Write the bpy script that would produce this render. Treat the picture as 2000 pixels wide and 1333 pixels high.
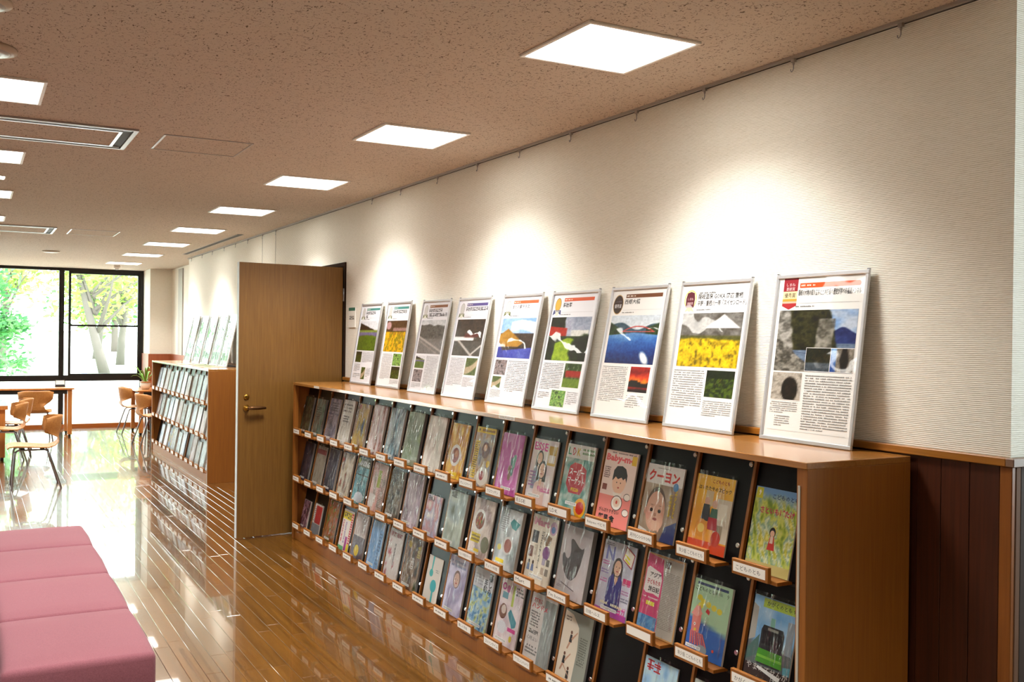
import bpy, bmesh, math, random
import numpy as np
from mathutils import Matrix, Vector
random.seed(7)
SC = bpy.context.scene
COL = SC.collection
for o in list(bpy.data.objects): bpy.data.objects.remove(o)

# ---------------------------------------------------------------- camera
FPX, YAW, PITCH, ROLL = 1930.3069, 0.501752, -0.00309, 0.012427
CAMPOS = Vector((-2.5672, 0.0, 1.5))
fw = Vector((math.sin(YAW)*math.cos(PITCH), math.cos(YAW)*math.cos(PITCH), math.sin(PITCH)))
r0 = Vector((math.cos(YAW), -math.sin(YAW), 0)); u0 = r0.cross(fw)
RT = r0*math.cos(ROLL) + u0*math.sin(ROLL); UP = -r0*math.sin(ROLL) + u0*math.cos(ROLL)
cd = bpy.data.cameras.new('camera'); cam = bpy.data.objects.new('camera', cd); COL.objects.link(cam)
cd.sensor_fit = 'HORIZONTAL'; cd.sensor_width = 36; cd.lens = FPX/2000*36; cd.clip_start = .05; cd.clip_end = 400
m = Matrix((RT, UP, -fw)).transposed().to_4x4(); m.translation = CAMPOS; cam.matrix_world = m
SC.camera = cam

# ---------------------------------------------------------------- world, sun, exposure
SKY = 12.0; SUN = 8.0; LAMP = 25.5; PANEL = 11.0; EXPO = 0.0
SC.view_settings.view_transform = 'Standard'; SC.view_settings.look = 'None'
SC.view_settings.gamma = 1; SC.view_settings.use_curve_mapping = False; SC.view_settings.exposure = EXPO
wd = bpy.data.worlds.new('world'); SC.world = wd; wd.use_nodes = True
wb = wd.node_tree.nodes['Background']; wb.inputs[0].default_value = (.88, .95, 1, 1); wb.inputs[1].default_value = SKY
sl = bpy.data.lights.new('sun', 'SUN'); sl.energy = SUN; sl.angle = .02; sl.color = (1, .95, .86)
so = bpy.data.objects.new('sun', sl); COL.objects.link(so)
so.rotation_euler = Vector((-.55, .35, -1)).to_track_quat('-Z', 'Y').to_euler(); so.location = (10, -6, 20)

# ---------------------------------------------------------------- helpers
H = 2.514
def lin(c):
    if isinstance(c, str): c = tuple(int(c[i:i+2], 16)/255 for i in (0, 2, 4))
    return tuple((x/12.92 if x <= .04045 else ((x+.055)/1.055)**2.4) for x in c)
def linA(a):
    a = np.clip(a, 0, 1); return np.where(a <= .04045, a/12.92, ((a+.055)/1.055)**2.4)
def nodes(mat): mat.use_nodes = True; return mat.node_tree.nodes, mat.node_tree.links
def M(name, col, rough=.5, metal=0, spec=.5, coat=0, coatr=.05, emit=None, es=0):
    mt = bpy.data.materials.new(name); n, l = nodes(mt); b = n['Principled BSDF']
    b.inputs['Base Color'].default_value = (*lin(col), 1); b.inputs['Roughness'].default_value = rough
    b.inputs['Metallic'].default_value = metal; b.inputs['Specular IOR Level'].default_value = spec
    b.inputs['Coat Weight'].default_value = coat; b.inputs['Coat Roughness'].default_value = coatr
    if emit: b.inputs['Emission Color'].default_value = (*lin(emit), 1); b.inputs['Emission Strength'].default_value = es
    return mt
def nn(n, t, **kw):
    x = n.new(t)
    for k, v in kw.items(): setattr(x, k, v)
    return x
def ramp(n, stops):
    r = n.new('ShaderNodeValToRGB'); e = r.color_ramp.elements
    while len(e) < len(stops): e.new(.5)
    for i, (p, c) in enumerate(stops): e[i].position = p; e[i].color = (*(lin(c) if not isinstance(c, float) else (c, c, c)), 1)
    return r
def wood(name, c1, c2, axis='Z', scale=1.0, rough=.35, coat=0, coatr=.1, rand=0, bump=.02):
    """grained timber: stretched noise along one world axis"""
    mt = bpy.data.materials.new(name); n, l = nodes(mt); b = n['Principled BSDF']
    g = nn(n, 'ShaderNodeNewGeometry'); mp = nn(n, 'ShaderNodeMapping')
    s = [110*scale]*3; s['XYZ'.index(axis)] = 3*scale; mp.inputs['Scale'].default_value = s
    l.new(g.outputs['Position'], mp.inputs['Vector'])
    vec = mp.outputs[0]
    oi = nn(n, 'ShaderNodeObjectInfo'); ad = nn(n, 'ShaderNodeMath', operation='ADD'); fr = nn(n, 'ShaderNodeMath', operation='FRACT')
    l.new(oi.outputs['Random'], ad.inputs[0]); l.new(g.outputs['Random Per Island'], ad.inputs[1]); l.new(ad.outputs[0], fr.inputs[0])
    if rand:
        va = nn(n, 'ShaderNodeVectorMath', operation='ADD'); sc = nn(n, 'ShaderNodeMath', operation='MULTIPLY'); sc.inputs[1].default_value = 37
        l.new(fr.outputs[0], sc.inputs[0]); l.new(vec, va.inputs[0]); l.new(sc.outputs[0], va.inputs[1]); vec = va.outputs[0]
    nz = nn(n, 'ShaderNodeTexNoise'); nz.inputs['Scale'].default_value = 1; nz.inputs['Detail'].default_value = 6; nz.inputs['Roughness'].default_value = .6
    nz.inputs['Distortion'].default_value = .6
    l.new(vec, nz.inputs['Vector'])
    r = ramp(n, [(.3, c1), (.7, c2)]); l.new(nz.outputs['Fac'], r.inputs[0])
    out = r.outputs[0]
    if rand:
        hv = nn(n, 'ShaderNodeHueSaturation'); mr = nn(n, 'ShaderNodeMapRange'); mr.inputs['To Min'].default_value = 1-rand; mr.inputs['To Max'].default_value = 1+rand*.7
        l.new(fr.outputs[0], mr.inputs[0]); l.new(mr.outputs[0], hv.inputs['Value']); l.new(out, hv.inputs['Color']); out = hv.outputs[0]
    l.new(out, b.inputs['Base Color'])
    bp = nn(n, 'ShaderNodeBump'); bp.inputs['Strength'].default_value = bump; bp.inputs['Distance'].default_value = .01
    l.new(nz.outputs['Fac'], bp.inputs['Height']); l.new(bp.outputs[0], b.inputs['Normal'])
    b.inputs['Roughness'].default_value = rough; b.inputs['Coat Weight'].default_value = coat; b.inputs['Coat Roughness'].default_value = coatr
    return mt
def link(name, me, mat=None, parent=None):
    o = bpy.data.objects.new(name, me); COL.objects.link(o)
    if mat is not None and not me.materials:
        for x in (mat if isinstance(mat, (list, tuple)) else [mat]): me.materials.append(x)
    if parent: o.parent = parent
    return o
def tag(o, label=None, cat=None, group=None, kind=None):
    if label: o['label'] = label
    if cat: o['category'] = cat
    if group: o['group'] = group
    if kind: o['kind'] = kind
    return o
def empty(name, loc=(0, 0, 0), rz=0, mat=None):
    o = bpy.data.objects.new(name, None); COL.objects.link(o); o.empty_display_size = .05
    if mat is not None: o.matrix_world = mat
    else: o.location = loc; o.rotation_euler[2] = rz
    return o
class MB:
    """collects shapes into one mesh"""
    def __init__(s): s.bm = bmesh.new()
    def box(s, x0, x1, y0, y1, z0, z1, bev=0, seg=2, mi=0):
        vs = [s.bm.verts.new(p) for p in ((x0,y0,z0),(x1,y0,z0),(x1,y1,z0),(x0,y1,z0),(x0,y0,z1),(x1,y0,z1),(x1,y1,z1),(x0,y1,z1))]
        fs = [s.bm.faces.new([vs[i] for i in f]) for f in ((0,3,2,1),(4,5,6,7),(0,1,5,4),(1,2,6,5),(2,3,7,6),(3,0,4,7))]
        for f in fs: f.material_index = mi
        if bev:
            es = {e for f in fs for e in f.edges}
            bmesh.ops.bevel(s.bm, geom=list(es), offset=bev, segments=seg, profile=.5, affect='EDGES')
        return s
    def prism(s, pts, axis, a, b, mi=0):
        """pts: polygon in the two other axes (in order), extruded along axis from a to b"""
        def mk(p, t): return {'x': (t, p[0], p[1]), 'y': (p[0], t, p[1]), 'z': (p[0], p[1], t)}[axis]
        A = [s.bm.verts.new(mk(p, a)) for p in pts]; B = [s.bm.verts.new(mk(p, b)) for p in pts]; k = len(pts)
        fs = [s.bm.faces.new(A), s.bm.faces.new(B[::-1])] + [s.bm.faces.new((A[i], B[i], B[(i+1) % k], A[(i+1) % k])) for i in range(k)]
        for f in fs: f.material_index = mi
        return s
    def tube(s, path, r, n=8, cap=True, mi=0):
        path = [Vector(p) for p in path]; R = r if isinstance(r, (list, tuple)) else [r]*len(path); rings = []
        for i, p in enumerate(path):
            d = (path[min(i+1, len(path)-1)]-path[max(i-1, 0)]).normalized()
            a = d.orthogonal() if i == 0 else (pa - d*pa.dot(d)); a.normalize(); pa = a; b = d.cross(a)
            rings.append([s.bm.verts.new(p+a*(R[i]*math.cos(t))+b*(R[i]*math.sin(t))) for t in [2*math.pi*k/n for k in range(n)]])
        for A, B in zip(rings, rings[1:]):
            for k in range(n): f = s.bm.faces.new((A[k], A[(k+1) % n], B[(k+1) % n], B[k])); f.smooth = True; f.material_index = mi
        if cap: s.bm.faces.new(rings[0][::-1]).material_index = mi; s.bm.faces.new(rings[-1]).material_index = mi
        return s
    def lathe(s, prof, c=(0, 0, 0), n=20, mi=0):
        """profile of (radius, z) turned about a vertical axis"""
        rings = [[s.bm.verts.new((c[0]+r*math.cos(2*math.pi*k/n), c[1]+r*math.sin(2*math.pi*k/n), c[2]+z)) for k in range(n)] for r, z in prof]
        for A, B in zip(rings, rings[1:]):
            for k in range(n): f = s.bm.faces.new((A[k], A[(k+1) % n], B[(k+1) % n], B[k])); f.smooth = True; f.material_index = mi
        s.bm.faces.new(rings[0][::-1]).material_index = mi; s.bm.faces.new(rings[-1]).material_index = mi
        return s
    def quad(s, pts, mi=0, smooth=False):
        f = s.bm.faces.new([s.bm.verts.new(p) for p in pts]); f.material_index = mi; f.smooth = smooth; return s
    def mesh(s, name, norm=True):
        if norm: bmesh.ops.recalc_face_normals(s.bm, faces=s.bm.faces[:])
        me = bpy.data.meshes.new(name); s.bm.to_mesh(me); s.bm.free(); return me
    def build(s, name, mat, parent=None, norm=True): return link(name, s.mesh(name, norm), mat, parent)
def copy_tree(o, parent=None):
    c = o.copy(); COL.objects.link(c); c.parent = parent
    for ch in list(o.children): copy_tree(ch, c)
    return c

# ---------------------------------------------------------------- materials
def mat_wallpaper():
    mt = bpy.data.materials.new('wallpaper'); n, l = nodes(mt); b = n['Principled BSDF']
    g = nn(n, 'ShaderNodeNewGeometry'); sx = nn(n, 'ShaderNodeSeparateXYZ'); l.new(g.outputs['Position'], sx.inputs[0])
    nz = nn(n, 'ShaderNodeTexNoise'); mp = nn(n, 'ShaderNodeMapping'); mp.inputs['Scale'].default_value = (40, 40, 230)
    l.new(g.outputs['Position'], mp.inputs[0]); l.new(mp.outputs[0], nz.inputs['Vector']); nz.inputs['Scale'].default_value = 1; nz.inputs['Detail'].default_value = 2
    ph = nn(n, 'ShaderNodeMath', operation='MULTIPLY'); ph.inputs[1].default_value = 2*math.pi/.0058; l.new(sx.outputs['Z'], ph.inputs[0])
    n2 = nn(n, 'ShaderNodeMath', operation='MULTIPLY_ADD'); n2.inputs[1].default_value = 3.5; l.new(nz.outputs['Fac'], n2.inputs[0]); l.new(ph.outputs[0], n2.inputs[2])
    si = nn(n, 'ShaderNodeMath', operation='SINE'); l.new(n2.outputs[0], si.inputs[0])
    r = ramp(n, [(.0, 'c6c1b0'), (.22, 'ece8dd'), (1, 'f1eee4')])
    mr = nn(n, 'ShaderNodeMapRange'); mr.inputs['From Min'].default_value = -1; l.new(si.outputs[0], mr.inputs[0]); l.new(mr.outputs[0], r.inputs[0])
    l.new(r.outputs[0], b.inputs['Base Color']); b.inputs['Roughness'].default_value = .75; b.inputs['Specular IOR Level'].default_value = .25
    bp = nn(n, 'ShaderNodeBump'); bp.inputs['Strength'].default_value = .35; bp.inputs['Distance'].default_value = .002
    l.new(mr.outputs[0], bp.inputs['Height']); l.new(bp.outputs[0], b.inputs['Normal'])
    return mt
def mat_ceiling():
    mt = bpy.data.materials.new('ceiling_board'); n, l = nodes(mt); b = n['Principled BSDF']
    g = nn(n, 'ShaderNodeNewGeometry')
    def marks(sc, rot, th, seed):
        mp = nn(n, 'ShaderNodeMapping'); mp.inputs['Rotation'].default_value = (0, 0, rot); mp.inputs['Scale'].default_value = sc; mp.inputs['Location'].default_value = (seed, seed, 0)
        l.new(g.outputs['Position'], mp.inputs[0]); z = nn(n, 'ShaderNodeTexNoise'); z.inputs['Scale'].default_value = 1; z.inputs['Detail'].default_value = 1.5
        z.inputs['Distortion'].default_value = .8
        l.new(mp.outputs[0], z.inputs['Vector']); r = ramp(n, [(th, 0.0), (th+.035, 1.0)]); l.new(z.outputs['Fac'], r.inputs[0]); return r.outputs[0]
    a = marks((150, 60, 1), .4, .655, 3.1); c = marks((60, 170, 1), -.3, .66, 9.7); d = marks((95, 95, 1), 1.1, .68, 5.5)
    mx = nn(n, 'ShaderNodeMath', operation='MAXIMUM'); m2 = nn(n, 'ShaderNodeMath', operation='MAXIMUM'); l.new(a, mx.inputs[0]); l.new(c, mx.inputs[1]); l.new(mx.outputs[0], m2.inputs[0]); l.new(d, m2.inputs[1])
    r = ramp(n, [(0, 'cabdae'), (1, '6b5d50')]); l.new(m2.outputs[0], r.inputs[0]); l.new(r.outputs[0], b.inputs['Base Color'])
    iv = nn(n, 'ShaderNodeMath', operation='SUBTRACT'); iv.inputs[0].default_value = 1; l.new(m2.outputs[0], iv.inputs[1])
    bp = nn(n, 'ShaderNodeBump'); bp.inputs['Strength'].default_value = .5; bp.inputs['Distance'].default_value = .004; l.new(iv.outputs[0], bp.inputs['Height']); l.new(bp.outputs[0], b.inputs['Normal'])
    b.inputs['Roughness'].default_value = .9; b.inputs['Specular IOR Level'].default_value = .1
    return mt
def mat_print(name, rough=.5, coat=0, wave=0):
    mt = bpy.data.materials.new(name); n, l = nodes(mt); b = n['Principled BSDF']
    a = nn(n, 'ShaderNodeAttribute', attribute_name='Col'); l.new(a.outputs['Color'], b.inputs['Base Color'])
    b.inputs['Roughness'].default_value = rough; b.inputs['Specular IOR Level'].default_value = .3; b.inputs['Coat Weight'].default_value = coat; b.inputs['Coat Roughness'].default_value = .03
    if wave:
        g = nn(n, 'ShaderNodeNewGeometry'); z = nn(n, 'ShaderNodeTexNoise'); z.inputs['Scale'].default_value = 5.5; z.inputs['Detail'].default_value = 1.3
        va = nn(n, 'ShaderNodeVectorMath', operation='ADD'); va.inputs[1].default_value = (0, .37, .61); l.new(g.outputs['Position'], va.inputs[0]); l.new(va.outputs[0], z.inputs['Vector']); bp = nn(n, 'ShaderNodeBump'); bp.inputs['Strength'].default_value = wave; bp.inputs['Distance'].default_value = .02
        l.new(z.outputs['Fac'], bp.inputs['Height']); l.new(bp.outputs[0], b.inputs['Coat Normal'])
    return mt
def mat_film(name, fac=.10, rough=.12, sc=(60, 60, 7), strength=.6, dist=.006, streak=.4):
    mt = bpy.data.materials.new(name); n, l = nodes(mt); n.remove(n['Principled BSDF']); out = n['Material Output']
    t = nn(n, 'ShaderNodeBsdfTransparent'); gl = nn(n, 'ShaderNodeBsdfGlossy'); gl.inputs['Roughness'].default_value = rough; mx = nn(n, 'ShaderNodeMixShader')
    t.inputs[0].default_value = (.95, .96, .97, 1)
    lw = nn(n, 'ShaderNodeLayerWeight'); lw.inputs['Blend'].default_value = .35
    g = nn(n, 'ShaderNodeNewGeometry'); oi = nn(n, 'ShaderNodeObjectInfo'); va = nn(n, 'ShaderNodeVectorMath', operation='ADD'); mp = nn(n, 'ShaderNodeMapping'); mp.inputs['Scale'].default_value = sc
    l.new(g.outputs['Position'], mp.inputs[0]); l.new(mp.outputs[0], va.inputs[0]); l.new(oi.outputs['Random'], va.inputs[1])
    z = nn(n, 'ShaderNodeTexNoise'); z.inputs['Scale'].default_value = 1; z.inputs['Detail'].default_value = 3; z.inputs['Distortion'].default_value = .5; l.new(va.outputs[0], z.inputs['Vector'])
    bp = nn(n, 'ShaderNodeBump'); bp.inputs['Strength'].default_value = strength; bp.inputs['Distance'].default_value = dist; l.new(z.outputs['Fac'], bp.inputs['Height'])
    rg = ramp(n, [(.54, 0.0), (.70, 1.0)]); l.new(z.outputs['Fac'], rg.inputs[0])
    ma = nn(n, 'ShaderNodeMath', operation='MULTIPLY_ADD'); ma.inputs[1].default_value = streak; ma.inputs[2].default_value = fac; l.new(rg.outputs[0], ma.inputs[0])
    m3 = nn(n, 'ShaderNodeMath', operation='MULTIPLY_ADD'); m3.inputs[1].default_value = .12; l.new(lw.outputs['Fresnel'], m3.inputs[0]); l.new(ma.outputs[0], m3.inputs[2]); l.new(m3.outputs[0], mx.inputs[0])
    l.new(bp.outputs[0], gl.inputs['Normal']); l.new(t.outputs[0], mx.inputs[1]); l.new(gl.outputs[0], mx.inputs[2]); l.new(mx.outputs[0], out.inputs[0])
    return mt
def mat_fabric(name, c1, c2):
    mt = bpy.data.materials.new(name); n, l = nodes(mt); b = n['Principled BSDF']
    tc = nn(n, 'ShaderNodeNewGeometry'); z = nn(n, 'ShaderNodeTexNoise'); z.inputs['Scale'].default_value = 420; z.inputs['Detail'].default_value = 3; l.new(tc.outputs['Position'], z.inputs['Vector'])
    r = ramp(n, [(.3, c1), (.7, c2)]); l.new(z.outputs['Fac'], r.inputs[0]); l.new(r.outputs[0], b.inputs['Base Color']); b.inputs['Roughness'].default_value = .85
    b.inputs['Sheen Weight'].default_value = .15; b.inputs['Sheen Roughness'].default_value = .5; b.inputs['Specular IOR Level'].default_value = .2
    bp = nn(n, 'ShaderNodeBump'); bp.inputs['Strength'].default_value = .25; bp.inputs['Distance'].default_value = .001; l.new(z.outputs['Fac'], bp.inputs['Height']); l.new(bp.outputs[0], b.inputs['Normal'])
    return mt
MT = dict(film2=mat_film('crinkled_sleeve', .02, .07, (95, 95, 8), 1.0, .010, .62),
    wall=mat_wallpaper(), ceil=mat_ceiling(),
    floor=wood('floor_oak', '4a2e0d', '764d1a', 'Y', .55, .2, 1.0, .03, .22, .04),
    rack=wood('rack_veneer', '8a5012', '9b5f18', 'Z', 1.0, .55, 0, .2),
    racktop=wood('rack_top_veneer', '94602a', 'a87238', 'Y', .8, .22, .6, .08),
    door=wood('door_veneer', '69461a', '7e5a27', 'Z', 1.2, .42, .1, .2),
    wains=wood('wainscot_timber', '351709', '4a2210', 'Z', .8, .4, .2, .15, .1),
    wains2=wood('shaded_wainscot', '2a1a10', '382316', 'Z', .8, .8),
    trim=wood('rail_timber', '8a5418', 'a86c22', 'Y', .7, .35, .2, .15),
    sill=wood('sill_timber', 'a0561f', 'b86a2c', 'X', .7, .35, .2, .15),
    ply=wood('chair_plywood', 'a86a30', 'bd8242', 'Y', .6, .55, 0, .1),
    tabw=wood('table_timber', 'b06a32', 'c6823f', 'Z', .6, .35, .2, .1),
    black=M('black_acrylic', '08080a', .34, 0, .14), dark=M('dark_interior', '17120e', .7),
    jamb=M('dark_brown_frame', '2c1c12', .9, 0, .08), chrome=M('chrome', 'd8d8da', .12, 1), steel=M('brushed_steel', '9b9ea3', .3, 1),
    alu=M('satin_aluminium', 'd5d8dc', .32, .75), white=M('white_plastic', 'eeece8', .45), paper=M('paper_edges', 'd9d4c8', .8),
    gpaper=M('grey_page_edges', '8d8c88', .7), card=M('white_card', 'f0eee6', .6), frame=M('dark_window_frame', '1d1a18', .4, .3),
    sofa=mat_fabric('rose_upholstery', '73414b', '88535b'), brass=M('aged_brass', 'b58a3c', .28, 1), brown=M('bronze_handle', '6b4a2c', .32, .8),
    grey=M('grey_tape', 'bdb9ac', .6), vdark=M('vent_dark', '2a2624', .6), vent=M('vent_grey', 'a9a4a0', .35, .3),
    prt=mat_print('printed_paper', .5), post=mat_print('printed_poster', .4, 1.0, .26),
    film=mat_film('clear_sleeve', .012, .09, (60, 60, 8), .9, .006, .24), emit=M('light_panel', 'ffffff', .5, emit='fffaf0', es=PANEL),
    leaf=M('plant_leaf', '6d9a3c', .5), soil=M('soil', '3a2c20', .9), pot=M('glazed_pot', 'e4ddd0', .3), rubber=M('black_rubber', '161616', .6),
    bark=M('bark', '5e5650', .9), ground=M('pale_paving', 'c9c4b8', .9), post_out=M('blue_grey_post', '7f8fb2', .5), farwall=M('pale_render', 'cfcfcc', .8), grass=M('lawn', '9aa48c', .9),
)
def leafmat(name, c, c2='a8c458'):
    mt = M(name, c, .6); n, l = nodes(mt); b = n['Principled BSDF']
    oi = nn(n, 'ShaderNodeNewGeometry'); r = ramp(n, [(0, c), (1, c2)]); l.new(oi.outputs['Random Per Island'], r.inputs[0]); l.new(r.outputs[0], b.inputs['Base Color'])
    tr = nn(n, 'ShaderNodeBsdfTranslucent'); l.new(r.outputs[0], tr.inputs[0]); mx = nn(n, 'ShaderNodeMixShader'); mx.inputs[0].default_value = .4
    l.new(b.outputs[0], mx.inputs[1]); l.new(tr.outputs[0], mx.inputs[2]); l.new(mx.outputs[0], n['Material Output'].inputs[0]); return mt
MT['leafa'] = leafmat('tree_leaf_green', '3a7a38'); MT['leafc'] = leafmat('bush_leaf_green', '1f5c2a', '5a9a4c'); MT['leafb'] = leafmat('tree_leaf_yellow', '6f9a38')
def mat_glass():
    mt = bpy.data.materials.new('window_glass'); n, l = nodes(mt); n.remove(n['Principled BSDF'])
    t = nn(n, 'ShaderNodeBsdfTransparent'); t.inputs[0].default_value = (.93, .97, .96, 1); g = nn(n, 'ShaderNodeBsdfGlossy'); g.inputs['Roughness'].default_value = .01
    lw = nn(n, 'ShaderNodeLayerWeight'); lw.inputs[0].default_value = .12; mx = nn(n, 'ShaderNodeMixShader'); l.new(lw.outputs['Fresnel'], mx.inputs[0])
    l.new(t.outputs[0], mx.inputs[1]); l.new(g.outputs[0], mx.inputs[2]); l.new(mx.outputs[0], n['Material Output'].inputs[0]); return mt
MT['glass'] = mat_glass()

# ---------------------------------------------------------------- the room
XL, XR, YB, YW, YC, YE = -7.0, 1.35, -5.0, 17.0, 1.758, 13.71
ZT = H + .12; TRZ0, TRZ1 = 1.156, 1.180
def st(o, label=None): return tag(o, label, None, None, 'structure')
DY0, DY1, DZ = 7.405, 8.285, 2.045           # door opening in the long wall
w = MB(); w.box(0, .15, YC, DY0-.03, 0, H); w.box(0, .15, DY1+.03, YE, 0, H); w.box(0, .15, DY0-.03, DY1+.03, DZ+.03, H)
wall_right = st(w.build('wall_right', MT['wall']), 'long cream ribbed wallpaper wall above the magazine racks')
wall_return = st(MB().box(.15, XR, YC, YC+.14, 0, H).build('wall_return', MT['wall']), 'short ribbed wall around the corner, lit by daylight')
# far recess beside the window
st(MB().box(.15, .42, YE, YE+.14, 0, H).box(.23, .38, YE+.14, YW+.1, 0, H).build('wall_recess', MT['wall']), 'side wall of the recess by the window')
st(MB().box(-.098, .23, 16.3, YW+.1, 0, H).build('wall_pillar', MT['wall']), 'cream pillar at the end of the window')
st(MB().box(.212, .23, 15.34, 15.67, 0, H-.03).build('trim_recess', MT['vent']), 'grey vertical strip on the recess wall')
# unseen sides of the room
wl = MB(); wl.box(XL-.15, XL, YB, YW+.1, 0, H); st(wl.build('wall_left', MT['wall']))
wbk = MB(); wbk.box(XL, XR, YB-.15, YB, 0, H); st(wbk.build('wall_back', MT['wall']))
ws = MB(); ws.box(XR, XR+.15, YB, 0.4, 0, H); ws.box(XR, XR+.15, 1.7, YC+.14, 0, H); ws.box(XR, XR+.15, .4, 1.7, 0, .95); ws.box(XR, XR+.15, .4, 1.7, 2.2, H)
st(ws.build('wall_side', MT['wall']))
st(MB().box(XR+.05, XR+.06, .4, 1.7, .95, 2.2).build('window_2', MT['glass']))
st(MB().box(XL-.15, XR+.15, YB-.15, YW+.15, H, ZT).build('ceiling', MT['ceil']), 'flecked acoustic board ceiling')
# closet behind the open door
st(MB().box(.15, 1.6, 7.0, 7.1, 0, H).box(.15, 1.6, 8.7, 8.8, 0, H).box(1.5, 1.6, 7.1, 8.7, 0, H).build('wall_closet', MT['dark']), 'dark room behind the open door')
# door frame
f = MB(); f.box(-.012, .15, DY0-.03, DY0, 0, DZ+.03); f.box(-.012, .15, DY1, DY1+.03, 0, DZ+.03); f.box(-.012, .15, DY0, DY1, DZ, DZ+.03)
st(f.build('trim_1', MT['jamb']), 'dark brown door frame')
# wainscot: boards, corner posts, rail
def wains(axis, name, p, a0, a1, parent, first=None, step=.1475, d=1):
    edges = []; a = a0
    while a < a1-.01: edges.append((a, min(a+step, a1))); a += step
    for (u0, u1) in edges:
        b = MB(); g = .0022
        if axis == 'y': b.box(min(p, p+d*.012), max(p, p+d*.012), u0+g/2, u1-g/2, 0, TRZ0, .0012, 1)
        else: b.box(u0+g/2, u1-g/2, min(p, p+d*.012), max(p, p+d*.012), 0, TRZ0, .0012, 1)
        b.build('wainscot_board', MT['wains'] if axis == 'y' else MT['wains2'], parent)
wains('y', '', 0, 1.782, 2.06, wall_right, step=.0965, d=-1)
MB().box(-.011, 0, 2.06, DY0-.03, 0, TRZ0).build('wainscot_panel', MT['wains'], wall_right)
MB().box(-.011, 0, DY1+.03, YE, 0, TRZ0).build('wainscot_panel', MT['wains'], wall_right)
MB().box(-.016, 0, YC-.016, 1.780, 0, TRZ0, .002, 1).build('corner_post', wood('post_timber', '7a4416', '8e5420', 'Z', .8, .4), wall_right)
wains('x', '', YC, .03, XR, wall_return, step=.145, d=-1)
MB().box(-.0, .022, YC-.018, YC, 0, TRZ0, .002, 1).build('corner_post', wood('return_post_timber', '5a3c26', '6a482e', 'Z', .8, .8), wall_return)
t = MB(); t.box(-.024, 0, YC, DY0-.03, TRZ0, TRZ1, .002, 1); t.box(-.024, 0, DY1+.03, YE, TRZ0, TRZ1, .002, 1)
st(t.build('trim_2', MT['trim']), 'brown timber rail under the wallpaper')
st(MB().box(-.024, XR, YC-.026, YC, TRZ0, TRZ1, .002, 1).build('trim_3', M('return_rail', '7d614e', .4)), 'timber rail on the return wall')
t = MB(); t.box(-.118, .23, 16.28, 16.3, 0, 1.18); t.box(-.118, -.098, 16.3, YW, 0, 1.18); t.box(.21, .23, YE+.14, 16.28, 0, 1.18)
st(t.build('trim_4', wood('far_wainscot', '8a4526', '9c5632', 'Z', .8, .4)), 'brown wainscot around the pillar by the window')
# picture rail: groove at the ceiling edge
t = MB(); t.box(-.020, -.004, YC, YE, H-.010, H); st(t.build('trim_5', MT['vent']), 'slim picture rail along the ceiling edge')
t = MB(); t.box(-.004, 0, YC, YE, H-.012, H); st(t.build('trim_6', MT['vdark']), 'dark groove behind the picture rail')
# window wall
WX1 = -.098
fr = MB()
fr.box(XL, WX1, YW-.03, YW+.05, H-.045, H); fr.box(WX1-.05, WX1+.0, YW-.04, YW+.05, 0, H-.045)
fr.box(XL, WX1-.05, YW-.03, YW+.05, .735, .825)
for k in range(5):
    x = -1.312-1.30*k; fr.box(x-.037, x+.037, YW-.05, YW+.06, 0, H-.045)
fr.box(-1.325, -1.305, YW-.065, YW-.05, .6, H-.05)
window = st(fr.build('window_1', MT['frame']), 'wide dark framed window to the garden')
sash = MB(); x0, x1 = -1.21, WX1-.05
sash.box(x0, x0+.035, YW-.02, YW+.02, .825, H-.045).box(x1-.035, x1, YW-.02, YW+.02, .825, H-.045).box(x0+.035, x1-.035, YW-.02, YW+.02, H-.085, H-.045).box(x0+.035, x1-.035, YW-.02, YW+.02, .825, .85)
sash.box(x0+.035, x1-.035, YW-.015, YW+.015, 1.598, 1.628); sash.build('sash_frame', MT['frame'], window)
xs = [WX1-.05, -1.275] + sum([[-1.349-1.30*k, -1.275-1.30*(k+1)] for k in range(4)], []) + [-1.349-1.3*4, XL]
for i in range(0, len(xs), 2):
    for z0, z1 in ((.06, .735), (.825, H-.045)):
        MB().box(xs[i+1], xs[i], YW, YW+.006, z0, z1).build('pane', MT['glass'], window)
st(MB().box(XL, WX1-.05, YW-.06, YW+.06, -.005, .06).build('baseboard_window', MT['sill']), 'orange timber sill along the window foot')

# ---------------------------------------------------------------- floor planks
PW = .0715; X0 = -.856
floor = st(MB().box(XL-.15, XR+.15, YB-.15, YW+.15, -.15, -.012).build('floor', MT['dark']), 'glossy oak strip floor')
def pix(p):
    q = Vector(p)-CAMPOS; z = q.dot(fw)
    return None if z < .2 else (1000+FPX*q.dot(RT)/z, 666.5-FPX*q.dot(UP)/z, z)
planks = []; rp = random.Random(3)
for j in range(-22, 90):
    xa = X0-PW*j; xb = xa+PW
    if xa < -4.6 or xb > .02: continue
    y = .3; L = rp.uniform(.2, .9); planks.append((xa, y, L)); y += L
    while y < YW:
        L = rp.choice([.6, .75, .9, 1.05]); planks.append((xa, y, min(L, YW-y))); y += L
def seen(pl):
    xa, y, L = pl; b = 0
    if xa > -.5 and not (7.25 < y < 10.1): return 0
    for yy in (y, y+L/2, y+L):
        q = pix((xa, yy, 0))
        if q and 0 < q[0] < 2000 and 0 < q[1] < 1333: b = max(b, L*PW/(q[2]**3))
    return b
planks.sort(key=seen, reverse=True)
pm = {}
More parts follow.
